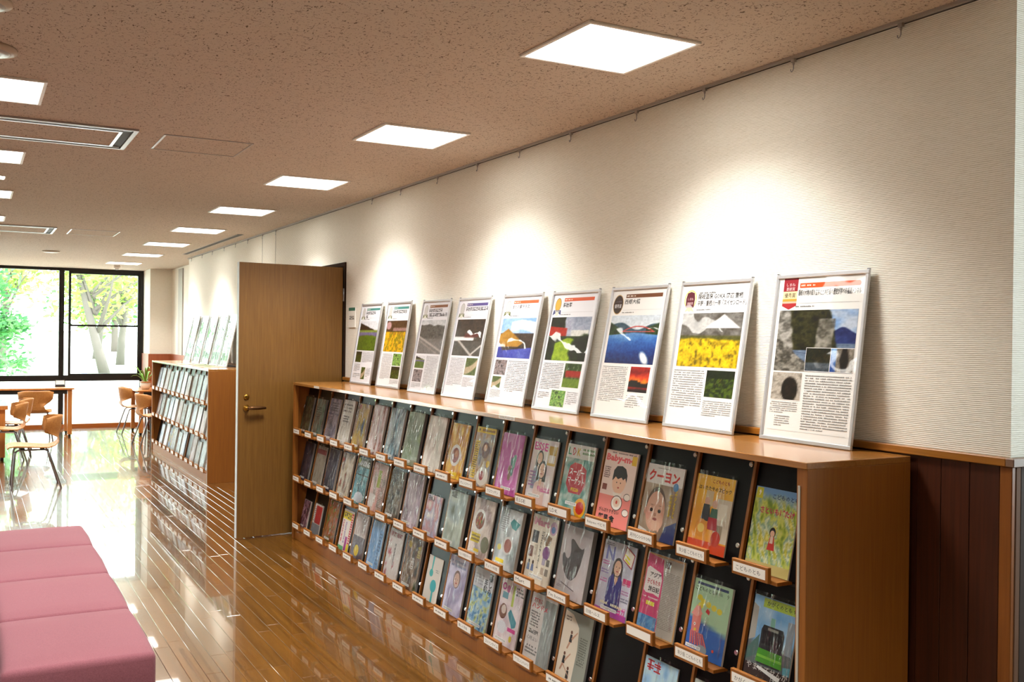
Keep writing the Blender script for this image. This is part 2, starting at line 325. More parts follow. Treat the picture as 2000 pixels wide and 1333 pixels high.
def plank_bm(b, xa, y, L):
    g = .0005; c = .0009; z = 0
    A = (xa+g, y+g); B = (xa+PW-g, y+L-g)
    lo = [(A[0], A[1], -.012), (B[0], A[1], -.012), (B[0], B[1], -.012), (A[0], B[1], -.012)]
    md = [(p[0], p[1], -c) for p in lo]
    hi = [(A[0]+c, A[1]+c, z), (B[0]-c, A[1]+c, z), (B[0]-c, B[1]-c, z), (A[0]+c, B[1]-c, z)]
    V = [[b.bm.verts.new(p) for p in r] for r in (lo, md, hi)]
    for u in (0, 1):
        for k in range(4): b.bm.faces.new((V[u][k], V[u][(k+1) % 4], V[u+1][(k+1) % 4], V[u+1][k]))
    b.bm.faces.new(V[2])
for xa, y, L in planks[:300]:
    key = round(L, 3)
    if key not in pm:
        b = MB(); plank_bm(b, 0, 0, L); pm[key] = b.mesh('plank')
    o = link('plank', pm[key], MT['floor'], floor); o.location = (xa, y, 0)
b = MB()
for xa, y, L in planks[300:]: plank_bm(b, xa, y, L)
b.box(XL-.15, -4.6, YB-.15, YW+.1, -.012, 0); b.box(-4.6, 1.9, YB-.15, .3, -.012, 0); b.box(.02, 1.9, .3, YW+.1, -.012, 0)
b.build('plank_field', MT['floor'], floor)['kind'] = 'stuff'
# ---------------------------------------------------------------- printed sheets (flat print: colour per face on a thin mesh)
_tc = {}
def text_mesh(s, bold=0):
    k = (s, bold)
    if k not in _tc:
        cu = bpy.data.curves.new('t', 'FONT'); cu.body = s; cu.resolution_u = 1; cu.offset = bold; cu.space_line = .82
        o = bpy.data.objects.new('t', cu); me = o.to_mesh()
        v = np.array([p.co[:2] for p in me.vertices]) if len(me.vertices) else np.zeros((0, 2)); f = [tuple(p.vertices) for p in me.polygons]
        o.to_mesh_clear(); bpy.data.objects.remove(o); bpy.data.curves.remove(cu)
        if len(v): v = (v-v.min(0)); v0 = v.max(0); _tc[k] = (v, f, v0)
        else: _tc[k] = (v, f, np.array([1, 1]))
    return _tc[k]
_gr = {}
def vnoise(u, v, sx, sy, seed):
    k = seed
    if k not in _gr: _gr[k] = np.random.RandomState(seed).rand(64, 64)
    g = _gr[k]; x = u*sx; y = v*sy; xi = np.floor(x).astype(int); yi = np.floor(y).astype(int); a = x-xi; b = y-yi; a = a*a*(3-2*a); b = b*b*(3-2*b)
    q = lambda i, j: g[(xi+i) % 64, (yi+j) % 64]
    return (q(0, 0)*(1-a)+q(1, 0)*a)*(1-b)+(q(0, 1)*(1-a)+q(1, 1)*a)*b
def fbm(u, v, sx, sy, seed, n=3):
    t = 0; w = 0
    for i in range(n): t = t+vnoise(u, v, sx*2**i, sy*2**i, seed+i)*.5**i; w += .5**i
    return t/w
def hexc(c): return np.array([int(c[i:i+2], 16)/255 for i in (0, 2, 4)])
def mixc(a, b, t): return a+(b-a)*np.clip(t, 0, 1)[..., None]
def pal(t, cols):
    t = np.clip(t, 0, .9999)*(len(cols)-1); C = np.array([hexc(c) for c in cols]); i = t.astype(int); fr = (t-i)[..., None]
    return C[i]*(1-fr)+C[i+1]*fr
def stp(x, e=.04): return np.clip(x/e+.5, 0, 1)
class Sheet:
    def __init__(s, W, Hh, base='f4f3ef'):
        s.W, s.H, s.v, s.f, s.c, s.z = W, Hh, [], [], [], 0.0
        s.rng = random.Random(int(W*1e5+Hh*1e4)); s.rect(0, 0, 1, 1, base)
    def _add(s, pts, faces, cols):
        o = len(s.v); s.v += [(p[0], p[1], s.z) for p in pts]; s.f += [tuple(o+i for i in f) for f in faces]; s.c += cols; s.z += .00004
    def rect(s, x0, y0, x1, y1, c): c = lin(c); s._add([(x0*s.W, y0*s.H), (x1*s.W, y0*s.H), (x1*s.W, y1*s.H), (x0*s.W, y1*s.H)], [(0, 1, 2, 3)], [c]*4)
    def poly(s, pts, c): s._add([(x*s.W, y*s.H) for x, y in pts], [tuple(range(len(pts)))], [lin(c)]*len(pts))
    def ell(s, cx, cy, rx, ry, c, n=18, a0=0, a1=2*math.pi):
        s.poly([(cx+rx*math.cos(a0+(a1-a0)*k/n), cy+ry*math.sin(a0+(a1-a0)*k/n)) for k in range(n)], c)
    def raster(s, x0, y0, x1, y1, nx, ny, fn):
        U, V = np.meshgrid(np.linspace(0, 1, nx+1), np.linspace(0, 1, ny+1)); C = linA(fn(U, V)); C = C.reshape(-1, 3)
        pts = [((x0+(x1-x0)*u)*s.W, (y0+(y1-y0)*v)*s.H) for u, v in zip(U.ravel(), V.ravel())]
        F = []; cc = []
        for j in range(ny):
            for i in range(nx):
                q = (j*(nx+1)+i, j*(nx+1)+i+1, (j+1)*(nx+1)+i+1, (j+1)*(nx+1)+i); F.append(q); cc += [tuple(C[k]) for k in q]
        s._add(pts, F, cc)
    def text(s, t, x, y, h, c, w=None, vert=False, bold=.0, rot=0):
        if vert: t = '\n'.join(t)
        v, f, sz = text_mesh(t, bold)
        if not len(v): return
        hh = h*s.H; sc = hh/sz[1]; sx = sc if w is None else w*s.W/sz[0]
        q = v*np.array([sx, sc])
        if rot: cr, sr = math.cos(rot), math.sin(rot); q = np.stack([q[:, 0]*cr-q[:, 1]*sr, q[:, 0]*sr+q[:, 1]*cr], -1)
        q = q+np.array([x*s.W, y*s.H]); L = lin(c); s._add([tuple(p) for p in q], f, [L]*sum(len(k) for k in f))
    def lines(s, x0, y0, x1, y1, n, c='3a3a3a', fill=.62, last=1.0):
        """block of body text too small to read: rows of tiny marks"""
        L = lin(c); P = []; F = []; K = []; dy = (y1-y0)/n
        for i in range(n):
            yb = y1-dy*(i+1)+dy*.2; x = x0*s.W; end = x1*s.W if i < n-1 else (x0+(x1-x0)*last)*s.W; g = dy*s.H*fill
            while x < end:
                w = g*s.rng.uniform(.55, 1.0)
                if s.rng.random() > .1:
                    hh = g*s.rng.uniform(.7, 1); o = len(P); P += [(x, yb*s.H), (x+w, yb*s.H), (x+w, yb*s.H+hh), (x, yb*s.H+hh)]; F.append((o, o+1, o+2, o+3)); K += [L]*4
                x += w+g*.3
        s._add(P, F, K)
    def glyphs(s, x, y, h, n, c, vert=False, w=None):
        """heavy characters too blurred to read: cells of crossing strokes"""
        L = lin(c); P = []; F = []; K = []; cw = (w or h*s.H/s.W*.95); st_ = h*.11
        for i in range(n):
            cx, cy = (x, y-i*h*1.08) if vert else (x+i*cw*1.06, y)
            R = [(0, q, 1, q+.13) for q in s.rng.sample([.02, .2, .42, .62, .84], 3)]+[(q, 0, q+.14, 1) for q in s.rng.sample([.05, .28, .45, .66, .84], 2)]
            for a, b, a2, b2 in R:
                o = len(P); P += [((cx+a*cw)*s.W, (cy+b*h)*s.H), ((cx+a2*cw)*s.W, (cy+b*h)*s.H), ((cx+a2*cw)*s.W, (cy+b2*h)*s.H), ((cx+a*cw)*s.W, (cy+b2*h)*s.H)]; F.append((o, o+1, o+2, o+3)); K += [L]*4
        s._add(P, F, K)
    def face(s, cx, cy, r, skin='e8bd9d', hair='3a2a24', asp=None):
        a = asp or s.W/s.H
        s.ell(cx, cy+.12*r*a, r*1.12, r*1.3*a, hair); s.ell(cx, cy, r*.82, r*1.05*a, skin)
        for k in (-1, 1): s.ell(cx+k*r*.33, cy+.12*r*a, r*.1, r*.08*a, '3a2a26', 8)
        s.ell(cx, cy-.45*r*a, r*.28, r*.1*a, 'b65a55', 10); s.ell(cx, cy-.12*r*a, r*.08, r*.14*a, 'd3a080', 8)
    def build(s, name, mat, parent, k=1.0):
        me = bpy.data.meshes.new(name); me.from_pydata(s.v, [], s.f); at = me.color_attributes.new('Col', 'FLOAT_COLOR', 'CORNER')
        a = np.ones((len(s.c), 4), np.float32); a[:, :3] = np.array(s.c)*k; at.data.foreach_set('color', a.ravel())
        return link(name, me, mat, parent)

# ---------------------------------------------------------------- magazine racks
PITCH_C = .2815; LEAN = math.radians(11.6); ZB = [.775, .430, .083]
sA, cA = math.sin(LEAN), math.cos(LEAN)
FX = -.407                                     # flap foot
def frame_at(x, y, z, a):
    """page frame: local x = along the wall towards the camera, local y = up the slope, local z = out of the page"""
    return Matrix(((0, math.sin(a), -math.cos(a), x), (-1, 0, 0, y), (0, math.cos(a), math.sin(a), z), (0, 0, 0, 1)))
def build_rack(yn, yf, ncol, depth, top, label, texts):
    root = empty('magazine_rack', (-depth/2, (yn+yf)/2, 0)); off = -root.location
    tag(root, label, 'magazine rack')
    def put(mb, name, mat, parent=root):
        o = mb.build(name, mat, parent)
        if parent is root: o.location = off
        return o
    yl = yf-.0235
    put(MB().box(-depth, -.026, yn, yf, top-.020, top, .0015, 1), 'rack_top', MT['racktop'])
    put(MB().box(-depth+.002, -.026, yn, yn+.024, 0, top-.020, .0012, 1), 'side_panel', MT['rack'])
    put(MB().box(-depth+.002, -.026, yf-.024, yf, 0, top-.020, .0012, 1), 'side_panel', MT['rack'])
    put(MB().box(-depth+.004, -depth+.03, yn+.024, yn+.042, 0, top-.020), 'edge_filler', MT['rack'])
    put(MB().box(-depth+.001, -depth+.004, yn+.027, yn+.036, 0, top-.07), 'edge_strip', MT['grey'])
    put(MB().box(-depth+.004, -depth+.03, yf-.042, yf-.024, 0, top-.020), 'edge_filler', MT['rack'])
    put(MB().box(-.034, -.027, yn+.024, yf-.024, 0, top-.020), 'back_panel', MT['dark'])
    put(MB().box(-depth+.014, -depth+.034, yn+.042, yf-.042, 0, .083), 'plinth', MT['rack'])
    for r, zb in enumerate(ZB):
        put(MB().box(-.394, -.36, yn+.042, yf-.042, zb-.012, zb-.002), 'support_rail', MT['dark'])
        ztop = zb+.345-.012 if r else top-.021
        hf = (ztop-zb-.008)/cA
        for k in range(ncol):
            ya = yl-PITCH_C*k; yb = max(ya-PITCH_C+.012, yn+.042)
            w = ya-yb if k else ya-yb
            fl = MB().box(0, w-.003, 0, hf, -.006, 0).build('flap', MT['black'], root)
            fl.matrix_local = Matrix.Translation(off) @ frame_at(FX, ya, zb+.006, LEAN)
            for yy in (.062, hf-.03):
                kn = MB().lathe([(.0095, 0), (.0095, .004), (.007, .0065)], (0, 0, 0), 14).build('knob', MT['chrome'], fl); kn.location = (w-.022, yy, 0)
            if k:
                p = [(FX-.011+(z-.012)*math.tan(LEAN), zb+z) for z in (.012, ztop-zb)]
                put(MB().prism([p[0], p[1], (p[1][0]+.016, p[1][1]), (p[0][0]+.016, p[0][1])], 'y', ya, ya+.012), 'divider', MT['rack'])
            put(MB().box(-.4560, -.395, max(ya-.205, yn+.042), ya-.008, zb-.006, zb+.006, .001, 1), 'ledge', MT['rack'])
            bl = put(MB().box(-.470, -.4562, ya-.180, ya-.020, zb-.002, zb+.046, .0012, 1), 'label_block', MT['rack'])
            s = Sheet(.142, .030, 'f1efe8'); tx = texts[r][k] if texts and k < len(texts[r]) else None
            if tx: s.text(tx, .09, .25, .5, '3b3a3a', min(.85, .1+.11*len(tx)))
            elif tx is None: s.lines(.15, .3, .8, .7, 1, '6d6a66')
            cdp = s.build('label_card', MT['prt'], bl); cdp.matrix_local = frame_at(-.4705, ya-.027, zb+.007, 0)
    return root, yl
T1 = [None]*9+[None, 'オレンジページ', 'クロワッサン', 'ESSE', 'LDK', 'Baby-mo ベビモ', '月刊COOYON', '年少版 こどものとも', 'こどものとも']
T2 = [None]*8+[None, None, 'きょうの料理ビギナーズ', 'きょうの料理', 'Mart', "I'm home.", '日経ヘルス', '', '年少版 こどものとも', 'かがくのとも']
T3 = [None]*9+[None, '暮しの手帖', 'コットンタイム', 'すてきにハンドメイド', None]+[None]*4
rackA, YLA = build_rack(2.0726, 7.2045, 18, .4612, 1.152, 'long orange wood magazine rack running from the open door, nine posters on its top', [T1, T2, T3])
rackB, YLB = build_rack(10.14, 13.637, 12, .4700, 1.146, 'shorter wood magazine rack beyond the open door with garden posters on top', None)
for (y0, w) in ((6.70, .115), (3.955, .15)):
    s = Sheet(w, .015, 'eae6dc'); s.lines(.05, .15, .95, .85, 2, '6b6660')
    o = s.build('notice_strip', MT['prt'], rackA); o.matrix_local = Matrix.Translation(-rackA.location) @ frame_at(-.4616, y0, 1.1345, 0)

# ---------------------------------------------------------------- magazines
def sleeve_mesh(w, h, seed):
    rng = np.random.RandomState(seed); nx, ny = 14, 12; V = []; F = []
    for j in range(ny+1):
        for i in range(nx+1):
            u, v = i/nx, j/ny; z = .0022+.0045*(float(vnoise(np.array(u), np.array(v), 9, 1.6, seed)))*(.5+.5*math.sin(v*math.pi))
            V.append((-.002+u*(w+.004), v*(h+.014), z))
    for j in range(ny):
        for i in range(nx): a = j*(nx+1)+i; F.append((a, a+1, a+nx+2, a+nx+1))
    me = bpy.data.meshes.new('plastic_sleeve'); me.from_pydata(V, [], F)
    for p in me.polygons: p.use_smooth = True
    return me
_pg = {}
def magazine(row, col, w, h, t, sheet, label, sleeve=True, yl=None, dx=.004, group=None, cat='magazine', name='magazine', edge='paper', dy=0, fr=0):
    yl = YLA if yl is None else yl
    zb = ZB[row]+.0062; mt = frame_at(FX, yl-PITCH_C*(col-1)-dx, zb, LEAN)
    loc = mt.to_translation()+mt.to_3x3() @ Vector((0, 0, t+.0006+fr)); mt = mt.copy(); mt.translation = loc+Vector((0, 0, (t+fr)*0))
    # foot stays on the ledge: the page frame is shifted along the slope so that its lowest point touches
    mt.translation += mt.to_3x3() @ Vector((0, -(t+fr)*math.tan(LEAN)*0+dy, 0))
    root = empty(name, mat=mt); tag(root, label, cat, group)
    k = (round(w, 4), round(h, 4), round(t, 4))
    if k not in _pg: _pg[k] = MB().box(0, w, 0, h, -t, 0).mesh('pages')
    link('pages', _pg[k], MT[edge], root)
    if not _pg[k].materials: _pg[k].materials.append(MT[edge])
    c = sheet.build('cover', MT['prt'], root); c.location = (0, 0, .0003)
    if sleeve:
        link('plastic_sleeve', sleeve_mesh(w, h, row*31+col*7+3), MT['film2' if col < 10 else 'film'], root)
    return root
def sticker(s, x=.08, y=.05, w=.5, c='f4f3ee'):
    s.rect(x, y, x+w, y+.045, c); s.lines(x+.03, y+.008, x+w-.03, y+.038, 2, '55524e')
def generic(w, h, cols, title=None, tc='c23a3a', sx=5, sy=4, seed=1, n=(20, 26), lines=None, st_=True, th=.09, band=None, white=0):
    s = Sheet(w, h)
    s.raster(0, 0, 1, 1, n[0], n[1], lambda U, V: mixc(np.clip(.40+(pal(np.clip(.5+1.5*(fbm(U, V, sx, sy, seed)-.5), 0, 1), cols)-.5)*1.55, .03, 1), np.array([.93, .92, .91]), white*(fbm(U, V, 6, 2, seed+40) > .55)))  # white mixes pale upright streaks of sleeve glare into the cover colour
    if band: s.rect(0, band[0], 1, band[1], band[2])
    if title and title.isdigit(): s.glyphs(.08, .99-th-.02, th, int(title), tc)
    elif title: s.text(title, .06, .99-th-.02, th, tc, min(.88, .16*len(title)+.1), bold=.02)
    for q in (lines or []): s.lines(*q)
    if st_: sticker(s)
    return s
def person(s, cx, cy, r, dress, skin='e6bb9c', hair='33241f'):
    a = s.W/s.H
    s.poly([(cx-r*1.7, cy-r*5.5*a), (cx-r*1.5, cy-r*2*a), (cx-r*.6, cy-r*1.3*a), (cx+r*.6, cy-r*1.3*a), (cx+r*1.5, cy-r*2*a), (cx+r*1.7, cy-r*5.5*a)], dress)
    s.poly([(cx-r*.5, cy-r*1.3*a), (cx, cy-r*2.6*a), (cx+r*.5, cy-r*1.3*a), (cx+r*.3, cy-r*.6*a), (cx-r*.3, cy-r*.6*a)], skin)
    s.poly([(cx-r*1.15, cy+.4*r*a), (cx-r*1.25, cy-1.5*r*a), (cx+r*1.25, cy-1.5*r*a), (cx+r*1.15, cy+.4*r*a)], hair)
    s.poly([(cx-r*.35, cy-r*1.6*a), (cx+r*.35, cy-r*1.6*a), (cx+r*.3, cy-r*.5*a), (cx-r*.3, cy-r*.5*a)], skin)
    s.face(cx, cy, r, skin, hair)
TOP, MID, LOW = 0, 1, 2
A4 = (.205, .285)
def rack_label(d, row, col): return d
# top row, far end first
g = generic
magazine(0, 1, .20, .27, .012, g(.20, .27, ['4a4f42', '7b806a', '5c5348', '8d8a78'], seed=11), 'olive magazine in clear sleeve, top row beside the open door', edge='gpaper')
magazine(0, 2, .20, .27, .012, g(.20, .27, ['5a6a62', '8e9a90', '7a6a60', '4d8a86'], '3', '5f6d6a', seed=12, lines=[(.1, .5, .6, .8, 5)]), 'grey green magazine with teal edge, top row, second compartment from door', edge='gpaper')
magazine(0, 3, .21, .29, .010, g(.21, .29, ['8a8088', 'a59ca0', '77707c', '9b9aa2'], seed=13, band=(.62, .66, '574f63'), lines=[(.2, .7, .85, .92, 4), (.15, .1, .55, .58, 14)]), 'mauve grey magazine with purple stripe and small text, top row near door')
magazine(0, 4, .215, .297, .014, g(.215, .297, ['9a968a', 'c9c5bb', 'a8a196'], seed=14, white=.5, lines=[(.1, .72, .8, .93, 3, '4e443c'), (.2, .5, .7, .66, 3, '1e1c1c')]), 'grey news magazine with bold black headline and yellow burst at foot')
magazine(0, 5, .21, .29, .014, g(.21, .29, ['6d5a48', '9a8468', 'b8a040', '44507a'], '2', 'a8302a', seed=15, sx=3, sy=2), 'brown magazine with red title and blue spine, top row')
magazine(0, 6, .215, .30, .012, g(.215, .30, ['c9b8b4', 'e6dcd8', '8a5a52', 'd8c6c8', '6f6a68'], seed=16, sx=7, sy=2, white=.6), 'pinkish white magazine in crinkled shiny sleeve, top row')
magazine(0, 7, .215, .30, .012, g(.215, .30, ['5c7486', 'b7c3cc', '8aa4ae', '4c5460', 'c8d2cc'], seed=17, sx=8, sy=2, white=.5), 'blue grey magazine in crinkled shiny sleeve, top row')
magazine(0, 8, .215, .297, .016, g(.215, .297, ['7d8474', 'a3a898', '8f9a8a', '94a06c'], seed=18, sx=2, sy=2), 'sage green magazine in smooth glossy sleeve, top row', edge='gpaper')
magazine(0, 9, .215, .297, .012, g(.215, .297, ['d8d6d0', 'c6c4bc', 'e4e0da', 'bfb6b0'], seed=19, sx=4, sy=2), 'white magazine with two teal patches at its top, top row')
def c10():
    s = g(.20, .28, ['c8a428', 'd8bc50', 'b88a30', 'e0cc78'], seed=20, white=.25); s.ell(.45, .42, .3, .2, 'e8e2d8'); s.ell(.45, .42, .2, .14, '9a4f44'); s.ell(.5, .45, .1, .07, 'c8805a'); s.rect(.25, .06, .7, .12, 'e6c818'); return s
magazine(0, 10, .20, .28, .006, c10(), 'yellow cookery magazine showing one oval dish of red food')
def c11():
    s = Sheet(.20, .285, 'b9b2a4'); s.raster(0, 0, 1, 1, 22, 28, lambda U, V: pal(fbm(U, V, 7, 8, 21), ['5a3a30', 'b08454', 'c8bca8', '7a7a8a', 'd8d0c0']))
    s.rect(0, .90, 1, 1, 'e2c31a'); s.lines(.05, .915, .9, .985, 1, '7a4a1a'); s.rect(.04, .12, .28, .76, 'ddba1c'); s.lines(.07, .14, .25, .74, 16, '4a3a20')
    s.ell(.62, .62, .2, .14, '6a3428'); s.ell(.6, .66, .09, .06, 'd08a4a'); s.ell(.68, .18, .3, .16, 'd8d2c6'); s.ell(.64, .19, .12, .08, '9c2f36'); s.ell(.86, .40, .09, .06, 'e0be20'); return s
magazine(0, 11, .20, .285, .008, c11(), 'cookery magazine with yellow top band and yellow vertical headline')
def c12():
    s = Sheet(.20, .28); s.raster(0, 0, 1, 1, 20, 26, lambda U, V: mixc(pal(fbm(U, V, 3, 3, 22), ['a8408e', 'c45aa8', 'b84c9a']), np.array([.9, .78, .88]), (fbm(U, V, 12, 2, 50) > .62)*.5))  # pale streaks over the magenta are sleeve glare painted into the cover
    for k, (x, y) in enumerate([(.62, .55), (.7, .5), (.55, .42), (.66, .38), (.72, .6), (.58, .3)]): s.ell(x, y, .07, .07, ['4c7a72', '6a9a8a', '8a6a5a'][k % 3])
    sticker(s, .3, .08, .45); return s
magazine(0, 12, .20, .28, .010, c12(), 'plain magenta magazine with small green plant picture')
def c13():
    s = Sheet(.205, .28, 'e3dbd6'); s.raster(0, 0, 1, 1, 16, 20, lambda U, V: pal(fbm(U, V, 4, 4, 23), ['d8ccc8', 'ece4de', 'c8b8c0']))
    s.rect(.66, .62, .98, .92, 'c8a440'); s.rect(.7, .66, .94, .78, 'efe8d8'); s.text('ESSE', .05, .82, .13, 'd8459a', .55, bold=.03)
    person(s, .35, .70, .12, '8f98a6'); person(s, .52, .52, .15, 'dcc0b4')
    s.glyphs(.45, .2, .08, 4, 'd8559a', w=.12); s.lines(.05, .25, .28, .5, 5, '9a6aa0'); sticker(s, .1, .1, .5); return s
magazine(0, 13, .205, .28, .006, c13(), 'lifestyle magazine titled in pink with two women on the cover')
def c14():
    s = Sheet(.21, .285, '3d7a70'); s.raster(0, 0, 1, .8, 18, 20, lambda U, V: pal(fbm(U, V, 7, 7, 24), ['2f6a60', '4f9084', 'c4cfc2', '387468']))
    s.rect(0, .80, 1, 1, 'dfe0d6')
    for i, (ch, c) in enumerate(zip('LDK', ('3a9a70', 'c8474a', 'cdb02a'))): s.text(ch, .05+.16*i, .84, .11, c, .12, bold=.02)
    s.lines(.56, .86, .95, .97, 2, '5a8a4a'); s.poly([(.15, .42), (.2, .68), (.35, .74), (.6, .73), (.8, .66), (.84, .44), (.7, .3), (.3, .3)], 'c22c3c')
    s.text('スーパー', .22, .56, .1, 'ffffff', .52, bold=.02); s.text('マーケット', .2, .43, .1, 'ffffff', .58, bold=.02); s.glyphs(.36, .33, .05, 4, 'f4d020')
    s.ell(.78, .12, .2, .14, 'e8a81c'); s.ell(.78, .12, .14, .09, 'c8301c'); sticker(s, .25, .13, .4); return s
magazine(0, 14, .21, .285, .008, c14(), 'green household magazine with red cloud shaped headline about supermarkets')
def c15():
    s = Sheet(.212, .29, 'f0ddd2'); s.rect(0, 0, 1, .40, 'f08e86'); s.text('Baby-mo', .04, .83, .12, 'e6676a', .9, bold=.05)
    s.lines(.2, .955, .95, .985, 1, '7a5a5a')
    s.ell(.55, .60, .21, .16, 'f2c8aa', 24); s.poly([(.33, .60), (.34, .74), (.42, .80), (.58, .81), (.70, .78), (.77, .70), (.77, .60), (.72, .66), (.66, .63), (.6, .66), (.5, .63), (.42, .66), (.37, .62)], '221d1e')
    for x in (.48, .60): s.ell(x, .585, .014, .011, '2a2020', 8)
    s.ell(.55, .52, .03, .012, 'c05a50', 10); s.poly([(.40, .45), (.70, .45), (.64, .40), (.46, .40)], 'f3ece2')
    s.ell(.58, .32, .17, .10, '4a3a36', 20); s.ell(.58, .32, .155, .09, 'faf6ee', 20); s.ell(.58, .325, .1, .06, 'f1d9c4', 16); s.ell(.58, .33, .03, .025, 'd45a48', 10)
    for x, y in ((.86, .42), (.88, .22)):
        s.ell(x, y, .10, .05, '4a3a36', 14); s.ell(x+.005, y, .09, .042, 'fbf3ea', 14)
    s.text('がんばりすぎない', .08, .17, .055, '2a2422', .62, bold=.01); s.text('離乳食', .10, .055, .09, '1c1818', .5, bold=.04)
    s.rect(.84, .84, .98, .96, 'e8c33a'); s.rect(.06, .46, .2, .54, '8a4a3a'); s.lines(.05, .62, .22, .78, 6, '7a5a58'); return s
magazine(0, 15, .212, .29, .007, c15(), 'pink baby magazine with drawn black haired child eating from a bowl', sleeve=False)
magazine
def c16():
    s = Sheet(.21, .268, 'ece8e2'); s.raster(0, 0, 1, .74, 20, 20, lambda U, V: pal(fbm(U, V, 3, 3, 26)*.7+.3*V, ['6c5a50', '8c7460', 'b8a48a', 'c9bca8']))
    s.text('クーヨン', .06, .77, .16, 'd23a34', .84, bold=.04); s.lines(.25, .945, .6, .965, 1, '888078')
    s.raster(.02, .02, .72, .66, 1, 1, lambda U, V: pal(U*0+.5, ['9c8c7c', '9c8c7c'])) if 0 else None
    s.ell(.38, .43, .26, .275, '6b564a', 26); s.ell(.385, .375, .255, .27, 'd9a68a', 26); s.ell(.22, .31, .08, .06, 'e0a088'); s.ell(.55, .31, .08, .06, 'e0a088'); s.ell(.12, .36, .04, .05, 'cf9a80'); s.ell(.44, .25, .2, .13, 'e0b096', 20)
    for x in (.28, .50): s.ell(x, .385, .042, .026, '2c201c', 12); s.poly([(x-.04, .45), (x+.04, .45), (x+.03, .458), (x-.03, .458)], '8a6a58')
    s.ell(.40, .33, .04, .025, 'c08a70', 12); s.ell(.41, .27, .06, .02, '9c4c46', 12)
    for i in range(4): s.ell(.38+.055*i, .19-.012*(i % 2), .034, .07, 'e6bc9f', 12)
    s.poly([(.0, 0), (.0, .14), (.25, .10), (.3, 0)], 'dcdcd8'); s.poly([(.62, 0), (.72, .2), (1, .3), (1, 0)], '2f3a6a')
    s.text('子どもと', .84, .34, .36, 'e2c324', .07, vert=True, bold=.03); s.glyphs(.72, .58, .055, 5, 'e2c324', True, .07); s.ell(.84, .74, .07, .055, '5a9ad0'); return s
magazine(0, 16, .21, .268, .006, c16(), 'parenting magazine with close-up photo of a baby and red katakana title')
def c17():
    s = Sheet(.19, .255, 'e8a01e'); s.raster(0, 0, 1, 1, 18, 24, lambda U, V: pal(fbm(U, V, 4, 4, 27)*.35+.55*(1-V), ['f6cc4a', 'f4bc34', 'f0a028', 'e06a28']))
    s.rect(.62, .16, 1, .72, 'd9cdb6'); s.rect(.68, .45, .9, .66, 'e8e0cc'); s.rect(.7, .2, .85, .38, '9a8a70'); s.rect(.3, .60, .5, .8, 'd8c49a')
    s.text('こどものとも', .42, .905, .055, 'b03a2a', .45, bold=.02); s.text('はいたたやのスピック', .08, .80, .06, '2a1e18', .86, bold=.02)
    s.ell(.36, .66, .07, .055, 'd8a888'); s.poly([(.25, .40), (.28, .62), (.45, .62), (.5, .40)], '2d2c30'); s.poly([(.46, .36), (.5, .58), (.66, .58), (.7, .36)], '3f6a52'); s.ell(.57, .64, .07, .055, 'dcb094')
    s.poly([(.44, .30), (.46, .46), (.68, .46), (.72, .30)], 'b8303a'); s.ell(.3, .30, .17, .12, 'e89a28'); s.ell(.3, .30, .09, .06, 'f6d468'); s.rect(0, 0, 1, .14, 'd8491e'); s.ell(.72, .2, .12, .1, 'c63a24'); return s
magazine(0, 17, .19, .255, .005, c17(), 'orange picture book with an elderly couple drawn on the cover', cat='picture book', name='picture_book', dy=.010)
def c18():
    s = Sheet(.19, .262); s.raster(0, 0, 1, 1, 44, 58, lambda U, V: mixc(pal(np.clip(.5+1.6*(fbm(U*.7+V*.4, V-U*.6, 15, 6, 28)-.5), 0, 1), ['6f8c2c', 'a4b83e', 'd2d66a', '7fa487', 'dfe6c4', 'b4b42c', 'e8e07c']), pal(V, ['7fa4c8', '6f9ccc']), stp(V-.80-.16*fbm(U, V, 7, 2, 61), .12)))
    s.raster(0, 0, 1, .12, 8, 3, lambda U, V: pal(fbm(U, V, 6, 2, 29), ['b8a860', 'd4c888']))
    s.text('こどものとも', .40, .88, .06, '33456a', .58, bold=.02); s.text('さといもばたけ', .16, .69, .085, 'bf2a55', .78, bold=.03)
    s.rect(.02, .86, .17, .99, 'c9c832'); s.text('9', .07, .89, .075, 'f6f4e4', .055, bold=.04)
    s.ell(.52, .49, .07, .06, '241c1c'); s.ell(.52, .475, .05, .038, 'e6bca0'); s.poly([(.44, .28), (.48, .44), (.57, .44), (.61, .28)], 'c8352c'); s.poly([(.485, .36), (.49, .44), (.55, .44), (.555, .36)], 'ead2c4'); s.rect(.03, .035, .3, .065, '33304a'); return s
magazine(0, 18, .19, .262, .005, c18(), 'green picture book with a girl in red among big taro leaves', cat='picture book', name='picture_book', sleeve=False, dx=.012)
